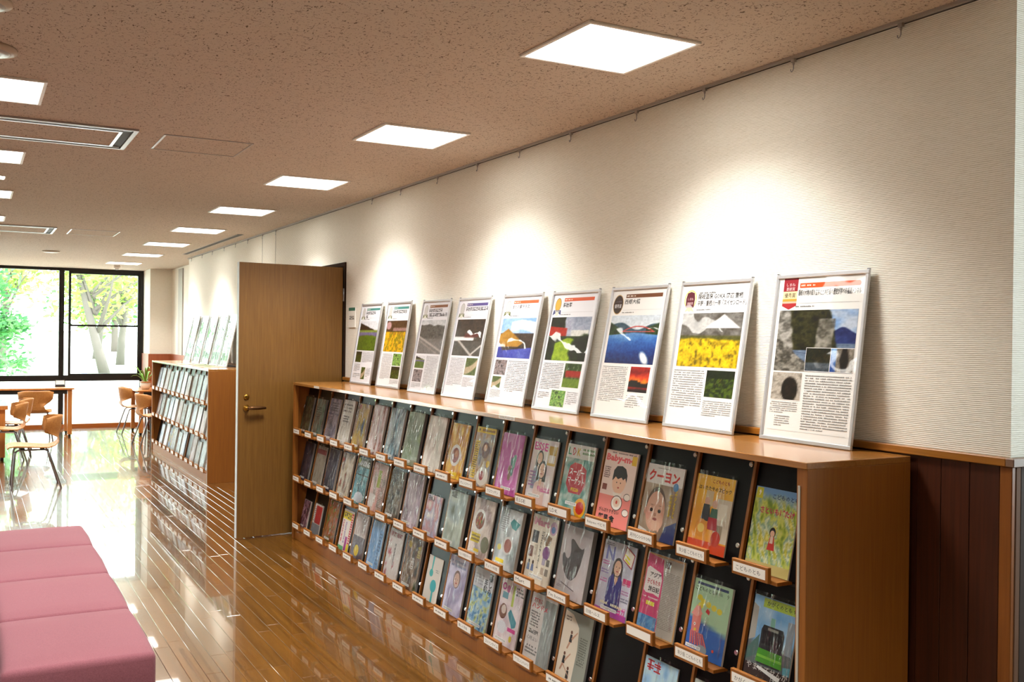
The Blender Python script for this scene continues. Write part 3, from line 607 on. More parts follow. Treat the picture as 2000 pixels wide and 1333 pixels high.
# middle row
magazine(1, 1, .20, .28, .012, g(.20, .28, ['55505a', '6f6870', '4a464c', '7a7478'], seed=31, lines=[(.2, .6, .8, .85, 5, '3a3640')]), 'dark grey magazine with green corner, middle row beside the open door', edge='gpaper')
magazine(1, 2, .20, .28, .006, g(.20, .28, ['8b877f', 'a8a49a', '7f7c76'], seed=32, band=(.80, .92, '7a3a3c')), 'grey magazine with dull red title band, middle row near door')
magazine(1, 3, .21, .29, .014, g(.21, .29, ['50505c', '6c6a74', '44444f'], seed=33, sx=2, sy=2), 'dark slate magazine with white sticker at foot, middle row')
magazine(1, 4, .21, .29, .010, g(.21, .29, ['b3ab98', 'cfc8b8', '8c8474', 'b0483c'], seed=34, sx=6, sy=6, white=.3), 'cream magazine with red centre block, middle row')
def d5():
    s = g(.215, .29, ['39464a', '6f9298', '88b0b4', '2a2e30'], seed=35, sx=12, sy=4); s.rect(0, .80, 1, 1, '4c5a44'); s.text('HOUSING', .06, .82, .13, 'e8ebe6', .88, bold=.03)
    s.rect(0, .62, 1, .64, '2a2c2a'); s.ell(.55, .15, .35, .12, 'c6ccd4'); s.ell(.1, .93, .12, .06, 'a8b23a'); return s
magazine(1, 5, .215, .29, .008, d5(), 'teal housing magazine with white capital title')
def d6():
    s = g(.23, .29, ['8a8078', 'b8aaa0', 'c6a09a', '9a9488'], seed=36, sx=7, sy=3, white=.2, st_=False); s.rect(.4, .5, .62, .86, '9aa83a'); s.lines(.62, .1, .95, .7, 18, '4c443e'); s.rect(.05, .08, .38, .34, 'c6bfb8'); return s
magazine(1, 6, .23, .29, .006, d6(), 'beige magazine with lime green upright block, middle row')
magazine(1, 7, .19, .285, .010, g(.19, .285, ['2f2a28', '6f655c', '8e8478', '463c36'], seed=37, sx=9, sy=9), 'dark speckled brown magazine, middle row', dx=.03)
magazine(1, 8, .21, .295, .012, g(.21, .295, ['a89ca4', 'c8bec6', '948890', 'b8acb4'], seed=38, sx=6, sy=2, white=.3), 'lilac grey magazine in loose crinkled sleeve, middle row')
magazine(1, 9, .185, .215, .006, g(.185, .215, ['d8d2d0', 'c8a0a4', 'b8b8c8', 'e6e2de'], '3', '5a5456', seed=39, sx=4, sy=4, th=.12), 'small white and pink booklet with bare black flap above it')
magazine(1, 10, .205, .275, .016, g(.205, .275, ['9ca49a', 'c0c8be', 'a8b4b4', '8a9084'], '3', '4a5450', seed=40, sx=3, sy=3), 'thick silver green magazine with handwritten style title')
def d11():
    s = g(.205, .28, ['c2b8b0', 'd8d0c8', 'a89a94', 'cabfc0'], seed=41, white=.2); s.ell(.36, .62, .3, .2, 'e8e4dc', 22); s.ell(.36, .62, .22, .15, '8a5236', 18)
    for k in range(9): s.ell(.25+.05*(k % 5), .56+.05*(k//3), .04, .03, ['c88a4a', '6a7a3a', 'b04a30'][k % 3], 8)
    s.ell(.8, .25, .2, .14, '7a7a5c'); s.rect(.06, .24, .52, .40, 'd4bc28'); s.lines(.1, .26, .5, .38, 2, '5a4414'); s.rect(.3, .09, .56, .14, 'ecd21c'); return s
magazine(1, 11, .205, .28, .007, d11(), 'cookery magazine with a bowl of stew and a square yellow caption')
def d12():
    s = g(.205, .275, ['aeb4b4', 'ccd0d0', '9aa0a0', 'c2c6c2'], seed=42, sx=3, sy=3); s.ell(.55, .40, .22, .15, 'd8d6d0', 20); s.ell(.56, .40, .16, .115, 'a8685c', 18); s.poly([(.5, .78), (.62, .86), (.95, .8), (.8, .68), (.62, .7)], '4a9a98')
    s.ell(.2, .34, .09, .05, 'd6cc6a'); s.rect(.12, .10, .5, .16, 'f0d818'); s.lines(.1, .6, .4, .92, 9, '8a8e90'); return s
magazine(1, 12, .205, .275, .016, d12(), 'pale grey cookery magazine with a tomato dish and bright yellow tag', edge='gpaper')
def d13():
    s = Sheet(.21, .29, 'e2d8c4'); s.text('Mart', .06, .84, .12, 'd8899c', .6, bold=.05); s.ell(.84, .86, .14, .1, 'c8a0b8'); s.ell(.84, .84, .08, .05, '5a7ab0')
    s.rect(.08, .58, .32, .76, '4c4a4e'); s.poly([(.55, .68), (.62, .76), (.85, .72), (.8, .6), (.65, .58)], '8a6a48'); s.ell(.72, .48, .14, .1, '7a3a7a'); s.rect(.04, .36, .2, .52, '7a4a38'); s.rect(.24, .4, .36, .56, 'c0b4a0')
    s.text('マストアイテム', .43, .22, .5, '2c2826', .07, vert=True, bold=.02); s.lines(.45, .66, .55, .78, 5, '4a4440')
    for x, y in ((.12, .24), (.28, .24)): s.ell(x, y+.05, .035, .03, '3a2c28'); s.poly([(x-.06, y-.08), (x-.04, y+.02), (x+.04, y+.02), (x+.06, y-.08)], '6a7aa0')
    for k in range(4): s.rect(.62+.17*(k % 2), .16+.14*(k//2), .74+.17*(k % 2), .26+.14*(k//2), ['b8a490', '8c8478', 'a89cb0', '70685e'][k])
    sticker(s, .2, .08, .55); return s
magazine(1, 13, .21, .29, .006, d13(), 'cream shopping magazine with rows of clothes and bags')
def d14():
    s = Sheet(.215, .29, 'b4aaa8'); s.raster(0, 0, 1, 1, 4, 6, lambda U, V: pal(V*.6+U*.4, ['a79d9b', 'b8aeac', 'aba2a4']))
    s.poly([(.30, .80), (.33, .825), (.40, .82), (.62, .73), (.72, .72), (.78, .75), (.79, .70), (.74, .48), (.66, .33), (.52, .255), (.38, .265), (.24, .34), (.13, .46), (.09, .56), (.11, .605), (.17, .60), (.22, .55), (.30, .54), (.35, .58), (.355, .66)], '4a3f40')
    s.rect(.43, .165, .445, .26, '6a6060'); s.poly([(.16, .205), (.17, .19), (.66, .125), (.68, .135)], '5c5252'); s.text("I'm home.", .70, .90, .045, '8c8482', .25); s.lines(.05, .12, .22, .16, 2, '6a6262'); return s
magazine(1, 14, .215, .29, .020, d14(), 'grey interiors magazine with dark egg shaped lounge chair silhouette', edge='gpaper')
def d15():
    s = Sheet(.21, .28, 'b9b6c6'); s.raster(0, 0, 1, 1, 10, 14, lambda U, V: pal(fbm(U, V, 3, 3, 45), ['aaaabc', 'c8c6d2', 'b2b0c2'])); s.text('N', .1, .74, .19, '7d80b8', .26, bold=.03); s.lines(.06, .93, .3, .98, 2, '4a4a5a')
    person(s, .52, .66, .135, '3a3478', 'e0b496', '3a2a28'); s.poly([(.28, .22), (.3, .5), (.42, .58), (.52, .42), (.62, .58), (.72, .5), (.74, .22), (.66, .16), (.36, .16)], '3b3580')
    for k, (x, y, c) in enumerate([(.03, .66, 'c85aa0'), (.03, .54, '8a70b0'), (.03, .42, 'c85aa0'), (.74, .46, 'd83a7a'), (.74, .34, 'b878a8'), (.76, .24, '6a6a80')]): s.lines(x, y, x+.22, y+.07, 2, c)
    s.rect(.74, .49, .98, .56, 'd0306e'); s.rect(0, 0, 1, .08, 'a84a9a'); s.text('ヨガ', .72, .06, .12, 'd8489a', .24, bold=.04); s.lines(.16, .13, .8, .19, 1, 'e6dcb8')
    s.poly([(.62, .80), (.70, .99), (.98, .90), (.93, .70)], 'a8343a'); s.poly([(.645, .805), (.71, .97), (.955, .89), (.915, .725)], 'f1ead8'); s.poly([(.68, .86), (.69, .885), (.85, .835), (.84, .81)], 'e6dc2c'); s.poly([(.70, .80), (.71, .825), (.86, .775), (.85, .75)], 'e6dc2c'); sticker(s, .2, .07, .5); return s
magazine(1, 15, .21, .28, .005, d15(), 'health magazine with a long haired woman in a blue dress and taped note')
def d16():
    s = Sheet(.215, .285, 'c89a62'); s.rect(.03, .02, .97, .975, 'b9b2a6'); s.rect(.5, .86, .64, .95, '5a3026'); s.lines(.5, .12, .92, .82, 34, '857e76', .5)
    s.poly([(0, 0), (.02, .99), (.44, .955), (.50, .70), (.52, .12), (.50, 0)], 'd8497c'); s.poly([(.03, .52), (.04, .80), (.10, .83), (.42, .78), (.47, .70), (.46, .48), (.3, .50), (.1, .49)], 'efe6e2')
    s.text('アジア', .14, .70, .065, '2a2426', .3, bold=.03); s.text('子どもたち', .09, .61, .065, 'b8323a', .36, bold=.03); s.text('絵日記', .15, .52, .07, '2a2426', .3, bold=.03); s.rect(.15, .35, .38, .40, 'e8dc3a'); s.lines(.06, .43, .44, .46, 1, 'f0d8dc')
    s.raster(0, 0, .5, .22, 14, 8, lambda U, V: pal(fbm(U, V, 9, 6, 46), ['2a5a9a', '4a86c0', '7ab0d8', '2f4a7a'])); return s
magazine(1, 16, .215, .285, .006, d16(), 'pink picture diary leaflet in front of a grey text sheet with cork border', cat='leaflet', name='leaflet')
def d17():
    s = Sheet(.19, .25, 'a8c8a0'); s.raster(0, 0, 1, .56, 14, 12, lambda U, V: mixc(pal(fbm(U, V, 4, 4, 47), ['2f58a0', '3a6cb8', '2a4a90']), np.array([.66, .78, .62]), stp(V-.9+.25*U, .1)))
    s.rect(.08, .93, .9, .965, '3a4a6a'); s.text('こどものとも', .05, .85, .06, '2a3a3a', .5, bold=.02); s.text('年少版', .57, .86, .04, '2a3a3a', .2); s.text('9', .88, .85, .06, '44543a', .05)
    for x, y in ((.2, .76), (.3, .72), (.45, .70), (.6, .68), (.75, .66), (.25, .66)): s.ell(x, y, .07, .04, 'd8c83a')
    s.poly([(.10, .30), (.08, .50), (.16, .62), (.24, .66), (.30, .58), (.32, .46), (.30, .30)], 'e0847a'); s.poly([(.04, .52), (.16, .66), (.34, .56), (.2, .5)], 'e89a8c'); s.ell(.17, .40, .025, .02, 'f4f0e8'); s.ell(.17, .40, .012, .01, '1a1a1a'); s.ell(.2, .33, .03, .02, 'e8c840')
    for k in range(7): s.poly([(.08+.05*k, .30), (.12+.05*k, .30), (.15+.07*k, .14), (.11+.07*k, .13)], ['d97268', 'cf5f58'][k % 2])
    s.poly([(.40, .60), (.44, .65), (.52, .62), (.5, .57)], 'c83a3a'); s.ell(.45, .1, .14, .06, '9aa0a4'); s.ell(.74, .14, .03, .02, 'd8503c'); sticker(s, .02, .08, .4); return s
magazine(1, 17, .19, .25, .008, d17(), 'green and blue picture book with a pink squid in the sea', cat='picture book', name='picture_book', dy=.0)
def d18():
    s = Sheet(.19, .262, '7aa4cc'); s.raster(0, 0, 1, 1, 18, 24, lambda U, V: mixc(pal(fbm(U, V, 5, 5, 48), ['5a93c8', '86b4d8', 'c6d8e4']), np.array([.36, .40, .40]), stp(.42-V+.1*fbm(U, V, 5, 2, 5), .1)))
    s.poly([(0, .45), (0, .90), (.13, .86), (.14, .5)], 'a8a49a'); s.rect(.44, .66, .54, .78, '7ab0a0'); s.rect(.82, .42, .97, .8, '8c98a0'); s.poly([(0, .36), (.24, .56), (.24, .32), (0, .22)], '4a6a64')
    s.rect(.22, .88, 1, .99, 'a8c040'); s.text('かがくのとも 9', .3, .905, .06, '22301c', .64, bold=.02)
    s.poly([(.26, .22), (.26, .62), (.30, .68), (.74, .68), (.78, .62), (.78, .22)], '2c2e32'); s.rect(.30, .46, .74, .62, '17181c'); s.poly([(.22, .24), (.25, .40), (.79, .40), (.82, .24)], '4c9a2c'); s.rect(.24, .30, .80, .33, '7ac040'); s.rect(.40, .63, .64, .66, '8a8a80')
    s.rect(0, 0, 1, .2, '3a2c2a'); s.poly([(.84, .28), (1, .30), (1, .20), (.86, .20)], '5a9aa8'); s.text('やまのてせんが', .05, .135, .085, 'd9d4cc', .93); s.text('はしる', .62, .03, .09, 'd9d4cc', .33)
    s.poly([(.28, .17), (.30, .20), (.82, .145), (.80, .09)], 'ecebe6'); return s
magazine(1, 18, .19, .262, .005, d18(), 'picture book with a green commuter train under tall buildings', cat='picture book', name='picture_book', dx=.012)
# bottom row
magazine(2, 1, .15, .20, .010, g(.15, .20, ['8a5a66', '5a4a52', 'c0a0a8', '3a3438'], seed=51, sx=7, sy=7), 'small dark pink booklet, bottom row beside the open door', dx=.03)
def e2():
    s = Sheet(.17, .21, 'c9c4bc'); s.rect(.22, .36, .96, .95, 'b3262a'); s.rect(.02, .36, .2, .95, 'd8d2c8'); s.lines(.05, .4, .17, .92, 8, '6a3030'); s.rect(0, 0, 1, .34, '7c8086'); return s
magazine(2, 2, .17, .21, .008, e2(), 'small booklet with solid red cover block, bottom row', dx=.004)
magazine(2, 3, .205, .28, .006, g(.205, .28, ['6a5f54', 'a89c88', 'b0684c', '8a9a5c', '4a4440'], seed=53, sx=10, sy=10), 'busy multicoloured magazine in sleeve, bottom row')
def e4():
    s = Sheet(.19, .265, 'e6e2da'); s.rect(0, .76, 1, .95, 'e8d51c'); s.glyphs(.08, .79, .13, 4, '2a2418', w=.16); s.rect(.8, .1, .98, .95, 'c0283a'); s.lines(.83, .12, .95, .92, 14, 'f4e8e0', .5); s.glyphs(.08, .66, .075, 7, 'c8243a', True, .14)
    s.glyphs(.36, .64, .07, 7, '8a6ab0', True, .12); s.rect(.55, .02, .75, .36, 'a83a8a'); s.rect(.78, 0, .98, .2, 'e2d21a'); s.rect(0, 0, .5, .1, '5aa86a'); return s
magazine(2, 4, .19, .265, .005, e4(), 'bright yellow and red tabloid style magazine without a sleeve', sleeve=False, dx=.03)
def e5():
    s = g(.205, .28, ['b2a8a4', 'c6bebA', 'a49c9a'], seed=55, sx=2, sy=3); s.rect(0, 0, 1, .50, '6a6068'); s.ell(.45, .18, .2, .13, 'e0c420', 9); s.lines(.5, .6, .9, .92, 9, '8a8280'); return s
magazine(2, 5, .205, .28, .010, e5(), 'two-tone grey magazine with a yellow splash, bottom row')
magazine(2, 6, .195, .28, .008, g(.195, .28, ['8ca8c4', 'b4cce0', '7a98b8', 'a8bcd0'], seed=56, sx=5, sy=2, lines=[(.7, .1, .85, .8, 10, '4a6488')]), 'pale blue magazine in sleeve, bottom row')
def e7():
    s = Sheet(.205, .28, 'd8d2cc'); s.raster(0, 0, 1, 1, 12, 16, lambda U, V: mixc(pal(fbm(U, V, 4, 4, 57), ['c9c3bd', 'e0dad4']), np.array([.66, .16, .22]), stp(fbm(U, V, 5, 4, 58)-.62-.22*U, .08))); s.text('家庭画報', .1, .85, .10, 'a03a44', .82, bold=.03); s.glyphs(.5, .66, .06, 7, '2c2828', True, .09); return s
magazine(2, 7, .205, .28, .006, e7(), 'white magazine with red flowers and red heading, bottom row')
def e8():
    s = g(.215, .29, ['3a302a', '6a584a', '8a7a6c', 'b0a090', '54604a'], seed=58, sx=8, sy=6); s.glyphs(.1, .76, .17, 1, 'c8a834', False, .22); s.glyphs(.72, .76, .11, 2, 'c8b444', True, .18); s.glyphs(.42, .5, .1, 2, 'd8d0c8', True, .18); return s
magazine(2, 8, .215, .29, .012, e8(), 'dark brown magazine with golden characters, bottom row', edge='gpaper')
def e9():
    s = Sheet(.175, .235, 'dcdad2'); s.poly([(.28, 1), (.40, 1), (.37, .66), (.30, .66)], '4cb4b4'); s.ell(.32, .62, .13, .085, '46b0b0'); s.ell(.60, .36, .21, .14, '3fb0b8'); s.poly([(.55, .26), (.66, .26), (.68, 0), (.56, 0)], '46b4b8'); s.lines(.6, .66, .85, .74, 2, '8a9a98'); return s
magazine(2, 9, .175, .235, .003, e9(), 'white leaflet printed with two turquoise spoons', cat='leaflet', name='leaflet', sleeve=False, dx=.02)
def e10():
    s = g(.205, .29, ['b0acc4', 'd0cedc', 'a4a0b8', 'bcb4c4'], seed=60, sx=3, sy=3); s.face(.52, .60, .17, 'd8b4a4', '8a7470'); s.lines(.1, .8, .85, .95, 2, '8e9ac8'); return s
magazine(2, 10, .205, .29, .010, e10(), 'lilac magazine with a faint portrait of a face')
def e11():
    s = Sheet(.205, .285, '3f6f9a'); s.raster(0, 0, 1, .68, 24, 22, lambda U, V: pal(vnoise(U, V, 13, 14, 61), ['2f568a', '4f86b8', '8fb8d0', 'c6d8c8', 'b8c060', '3a6a9c'])); s.rect(0, .68, 1, 1, 'c9cbd0'); s.lines(.06, .72, .5, .92, 4, 'a0a4ac'); s.text('暮しの', .74, .62, .36, '1a1a1e', .2, vert=True, bold=.03); s.text('手帖', .55, .64, .22, '1a1a1e', .16, vert=True, bold=.02); sticker(s, .1, .05, .6); return s
magazine(2, 11, .205, .285, .008, e11(), 'magazine with blue patchwork pattern and black brush lettering')
def e12():
    s = g(.21, .29, ['c6b8b8', 'd8cece', 'b8a8ae'], seed=62, sx=4, sy=4, white=.3); s.ell(.13, .88, .09, .06, 'c8509a'); s.ell(.13, .88, .05, .03, 'd8cece'); s.ell(.32, .86, .08, .06, 'd06aa8'); s.rect(.52, .62, .62, .95, 'b8c860'); s.lines(.66, .8, .97, .95, 3, '3a3a40'); s.rect(.1, .7, .35, .8, '6a9aa8')
    s.ell(.24, .50, .17, .12, '7a4a3a', 18); s.ell(.26, .53, .1, .07, 'd8c4b8'); s.poly([(.46, .50), (.56, .58), (.88, .42), (.86, .34), (.72, .30)], '3f8a98'); s.rect(.56, .24, .9, .30, 'd0408e'); s.ell(.74, .14, .06, .05, 'd8c84a'); s.ell(.3, .26, .2, .1, 'd6d6da'); return s
magazine(2, 12, .21, .29, .007, e12(), 'craft magazine with pouches in brown and teal on pink')
def e13():
    s = Sheet(.21, .29, 'cfc8c2'); s.raster(.55, 0, 1, .95, 14, 20, lambda U, V: pal(fbm(U, V, 12, 12, 63), ['6f7472', 'a3a8a4', '8a908c', 'c0c4c0'])); s.text('すてきに', .08, .86, .07, 'c8303a', .34, bold=.03); s.text('ハンドメ', .05, .77, .08, 'c8303a', .62, bold=.03); s.lines(.06, .5, .4, .74, 6, '4a4646'); s.glyphs(.08, .40, .06, 4, '2c2a2a', w=.09); s.text('心地よい', .06, .30, .065, '2c2a2a', .42); s.lines(.06, .10, .5, .24, 3, '5a5654'); return s
magazine(2, 13, .21, .29, .007, e13(), 'handicraft magazine half white half grey knit with red lettering')
def e14():
    s = Sheet(.21, .285, '8d9288'); s.lines(.66, .3, .9, .7, 12, '5a5e56'); s.poly([(.0, 0), (.02, .98), (.3, .95), (.56, .80), (.62, .5), (.58, 0)], 'dcd2c0')
    for (x, y, r) in ((.34, .62, 1), (.22, .30, 1), (.42, .12, -1)):
        s.ell(x, y+.08, .035, .026, '6a4434'); s.poly([(x-.05, y-.06), (x-.03, y+.05), (x+.04, y+.05), (x+.05, y-.06)], '2c2626'); s.poly([(x+.02, y), (x+.2*r, y+.12), (x+.21*r, y+.10), (x+.05, y-.03)], 'c09a80'); s.poly([(x-.04, y-.06), (x-.1*r, y-.16), (x-.06*r, y-.17), (x+.02, y-.06)], 'b88e74')
    s.lines(.08, .84, .26, .92, 2, '5a5048'); return s
magazine(2, 14, .21, .285, .010, e14(), 'cream dance magazine leaf curling over a grey green book', sleeve=False, edge='gpaper')
def e16():
    s = g(.19, .25, ['9cc0dc', 'c8dcea', '8ab0d0'], '2', 'c8303a', seed=66, sx=3, sy=3, th=.16); return s
magazine(2, 16, .19, .25, .005, e16(), 'light blue magazine with red heading, bottom row below the cork bordered sheet')
magazine(2, 17, .19, .25, .005, g(.19, .25, ['d8d8d4', 'c8d0cc', 'b8c8b8'], seed=67, sx=3, sy=3), 'white picture book, bottom row below the squid picture book', cat='picture book', name='picture_book')
# far rack
ORD = 'first second third fourth fifth sixth seventh eighth ninth tenth eleventh twelfth'.split()
PALS = [['9aa8a8', 'd8e0e0', 'b4c4c4', '7c8a8c'], ['c8d0d4', 'eceef0', 'a8b4b8'], ['8a8c88', 'b8bab4', '6c6e6c'], ['b0bcc8', 'dfe6ec', '94a4b4'], ['a89c98', 'ccc2be', '8c8480']]
for r, nm in enumerate(('top', 'middle', 'bottom')):
    for k in range(1, 13):
        if r == 2 and k in (1, 8): continue
        w, h = (.20, .28) if (k+r) % 4 else (.19, .25)
        if r == 2 and k in (4,):
            s = Sheet(.25, .25); s.raster(0, 0, 1, 1, 14, 12, lambda U, V: pal(fbm(U, V, 6, 5, 90), ['6a4aa0', 'c85a60', '4a86b8', 'd8b048', '5a9a6a', 'b84a7a']))
            magazine(r, k, .25, .25, .006, s, 'colourful patchwork picture book in the bottom row of the far rack', yl=YLB, cat='picture book', name='picture_book'); continue
        s = g(w, h, PALS[(k*3+r) % 5], seed=70+k+r*12, sx=7, sy=2, n=(8, 8), st_=False, white=.4)
        magazine(r, k, w, h, .008+.004*(k % 3), s, 'pale sleeved magazine, %s row of the far rack, %s compartment from the window' % (nm, ORD[k-1]), yl=YLB, group='sleeved magazines in the %s row of the far rack' % nm)
# ---------------------------------------------------------------- framed posters
PWD, PHT, FRM = .418, .588, .013
def photo(kind, seed=0):
    N = fbm
    def cliff(U, V):
        sky = mixc(pal(V, ['d8dce2', 'b8c4d4']), np.array([.52, .66, .84]), (N(U, V, 3, 5, 201)-.45)*3)
        mount = pal(N(U, V, 8, 8, 202), ['2f3d6e', '46588c']); sea = pal(N(U, V, 6, 30, 203), ['4a5c78', '8494a8', '3c4c68'])
        c = sky; c = mixc(c, mount, stp(.60+.12*np.exp(-((U-.84)/.12)**2)-V, .02)); c = mixc(c, sea, stp(.46-V, .02))
        hill = pal(N(U, V, 14, 14, 204), ['1c1f14', '3a3c26', '55553a', '17180f']); c = mixc(c, hill, stp(.70-U-.25*(V-.9)*(V > .5)*0+.10*N(U, V, 3, 6, 205)-.22*(V-.55), .03)*(V > .34))
        rock = pal(N(U, V, 10, 12, 206), ['8a8884', 'b8b5ae', '6a6862', 'd0cdc6']); c = mixc(c, rock, stp(.16+.07*N(U, V, 4, 6, 207)-U-.12*(V-.6), .03)); c = mixc(c, rock, stp(.09-np.abs(U-.62-.03*(V-.5))+.03*N(U, V, 4, 8, 208), .02)*(V > .3)*(V < .86)*.85)
        fore = pal(N(U, V, 16, 16, 209), ['7c7a74', 'a8a59c', '5c5a54', '908c80']); return mixc(c, fore, stp(.52-1.05*U-V+.12*N(U, V, 3, 3, 210), .03))
    def cave(U, V): d = ((U-.62)/.28)**2+((V-.38)/.46)**2; return mixc(pal(N(U, V, 9, 9, 211), ['9c968c', 'c4beb4', '6f6a60']), pal(N(U, V, 5, 5, 212), ['221c18', '4a423a']), stp(1-d, .3))
    def cove(U, V): return mixc(pal(N(U, V, 9, 9, 213), ['1f2416', '3c4028', '5c4a34']), pal(N(U, V, 4, 16, 214), ['3f4a54', '7a8288']), stp(.38-V, .05))
    def arch(U, V): c = mixc(pal(N(U, V, 8, 8, 215), ['aaa49a', '7c766c', 'd0cac0']), pal(V, ['2f5a9c', '8fb8e0']), stp(.24-U, .05)); return mixc(c, pal(U, ['2a2622', '3c3630']), stp(.2-np.abs(U-.6)-.2*np.abs(V-.5), .05))
    def daff(U, V):
        c = pal(N(U, V, 8, 8, 216), ['3c3a34', '6a6660', '8c8a86', '2c2a26']); c = mixc(c, np.array([.90, .90, .90]), stp(.13-np.abs(U-.70)*.9-(V-.84), .03)*(V > .72)); c = mixc(c, pal(N(U, V, 6, 3, 217), ['5a5c3a', '7c7a50']), stp(.58-V, .03))
        y = pal(N(U, V, 22, 14, 218), ['3a3a14', '8a7a14', 'd8bc18', 'e8d024', '4a4c1a']); return mixc(c, y, stp(.46-V+.1*N(U, V, 4, 4, 219)+.06*(.5-U), .04))
    def field(U, V): return mixc(pal(N(U, V, 12, 12, 220), ['3f5a24', '6a7c2c', '2c3c1c', 'a89c2c']), pal(N(U, V, 4, 4, 221), ['3a4a2a', '2c3822']), stp(V-.7, .05))
    def lake(U, V):
        c = pal(1-V, ['cfd8e0', 'dfe4e6', 'c2ced8']); c = mixc(c, pal(N(U, V, 8, 8, 222), ['5a7484', '48606c']), stp(.80+.10*np.sin(U*7+.6)*np.sin(U*3)-V, .02))
        c = mixc(c, pal(N(U, V, 10, 10, 223), ['2e4630', '46603c', '20342a']), np.maximum(stp(.86-.65*U-V, .03)*(U < .42), stp(.52+.42*U-V-.1, .03)*(U > .76)))
        w = pal(np.clip(.9-V*1.5+.25*N(U, V, 3, 8, 224), 0, 1), ['9cc0e0', '4a7cbc', '2c5694', '23416e']); c = mixc(c, w, stp(.64-.1*np.abs(U-.55)-V, .02))
        ar = np.abs(V-(.66+.11*(1-((U-.60)/.32)**2))); c = mixc(c, np.array([.78, .38, .36]), stp(.012-ar, .012)*(np.abs(U-.60) < .32)); c = mixc(c, np.array([.80, .45, .42]), stp(.007-np.abs(V-.665), .008)*(np.abs(U-.60) < .34))
        return mixc(c, np.array([.95, .95, .95]), stp(.16-.8*U-V*0-.0-np.abs(V-.08-.6*(.82-U))*3, .03)*0+stp(.05-np.hypot((U-.80)*.7+(V-.12)*.3, (V-.12)*.4), .03))
    def sunset(U, V): c = pal(np.clip(V+.25*(N(U, V, 6, 8, 225)-.5), 0, 1), ['3a1414', 'a8382a', 'e8a03c', 'd8583a', '8c2c34', 'c04838']); return mixc(c, pal(V, ['120c0c', '281414']), np.maximum(stp(.42+.06*np.sin(U*6)-V, .03)*stp(V-.2, .03), stp(.1-V, .05)))
    def garden(U, V):
        c = pal(N(U, V, 4, 6, 226), ['8c90a8', 'b8bcca', '9aa4b4', 'd2d4da']); c = mixc(c, pal(N(U, V, 14, 14, 227), ['24301c', '3e4a2c']), stp(.30-U+.1*N(U, V, 5, 5, 228), .03)*stp(V-.55, .1))
        c = mixc(c, pal(V, ['a83c30', 'b84a3c']), stp(.11-np.abs(V-.66+.1*(U-.2)), .02)*stp(.44-U, .04)); c = mixc(c, np.array([.86, .86, .84]), stp(.08-np.abs(V-.62), .02)*stp(U-.55, .05)*stp(.98-U, .02)); c = mixc(c, pal(N(U, V, 10, 10, 229), ['4a5c2c', '2c3c20']), stp(.56-V, .02))
        c = mixc(c, pal(N(U, V, 8, 8, 230), ['8aa83a', 'a4bc48', '6c8c30']), stp(.46-V-.06*np.sin(U*9), .03)); return mixc(c, pal(N(U, V, 12, 12, 231), ['3a4a24', '24301a']), stp(.34-np.hypot((U-.92), (V-.22)*.9)*1.1+.08*N(U, V, 6, 6, 232), .05)+stp(.16-U+.05*N(U, V, 6, 6, 233), .04)*(V < .5))
    def terrace(U, V):
        c = pal(N(U, V, 4, 5, 234)*.6+.4*(1-V), ['7fa8dc', 'a8c4e8', 'cfdcec']); c = mixc(c, np.array([.93, .94, .95]), stp(.10-np.abs(V-.72-.2*(.62-np.abs(U-.6)))+.04*N(U, V, 6, 4, 235), .03)*stp(U-.3, .05)); c = mixc(c, pal(N(U, V, 18, 8, 236), ['3c3430', '5c5048', '2c2624']), stp(.62-V, .02))
        c = mixc(c, pal(N(U, V, 4, 10, 237), ['a07c3c', 'c09a50']), stp(.36-np.abs(U-.22)*.7-np.abs(V-.38), .03)*(V > .28)); c = mixc(c, pal(N(U, V, 3, 8, 238), ['5058a8', '6a74c0']), stp(.22-V+.12*U*0+.10*(U-.5), .02)); return mixc(c, pal(U, ['4a52a0', '6068b4']), stp(.40-1.5*U-V, .02))
    def bank(U, V): c = pal(N(U, V, 4, 4, 239), ['d0d0d4', 'e4e4e8']); c = mixc(c, pal(N(U, V, 16, 16, 240), ['2e2418', '4a3c28']), stp(.92-.30*U+.06*N(U, V, 8, 8, 241)-V, .02)); c = mixc(c, pal(N(U, V, 8, 4, 242), ['7a8a4a', '94a060']), stp(.70-V, .02)); c = mixc(c, pal(N(U, V, 8, 8, 243), ['6a6488', '8a84a0']), stp(.62-V, .02)); return mixc(c, pal(N(U, V, 14, 10, 244), ['4a6024', '6c8230', '38501e']), stp(.46-V+.08*N(U, V, 4, 4, 245), .05))
    def sunfl(U, V):
        c = pal(N(U, V, 8, 8, 246), ['4a3c2c', '6a5640', '3a3024']); c = mixc(c, np.array([.72, .60, .60]), stp(.10-np.hypot((U-.12)*.8, (V-.84)*.8), .03)+stp(.05-np.abs(V-.72), .02)*stp(U-.35, .03)*.7); f = pal(N(U, V, 18, 10, 247), ['5a7424', 'd8a020', 'e8b828', '8a8a24', 'c88a1c', '3e5c20']); return mixc(c, f, stp(.64-V, .04))
    def street(U, V): c = pal(N(U, V, 4, 4, 248), ['b8bcc0', 'd2d4d6', 'a8acb0']); c = mixc(c, pal(N(U, V, 16, 16, 249), ['4a4a46', '747470', '2e2e2c']), stp(.78+.14*N(U, V, 5, 3, 250)-V, .03)); c = mixc(c, pal(N(U, V, 4, 8, 251), ['7c7a78', '8e8c8a']), stp(.44-V, .02)); c = mixc(c, np.array([.70, .68, .66]), stp(.03-np.abs(V-.50+.42*U), .02)); return mixc(c, np.array([.62, .60, .58]), stp(.02-np.abs(V-.40+.46*U), .02))
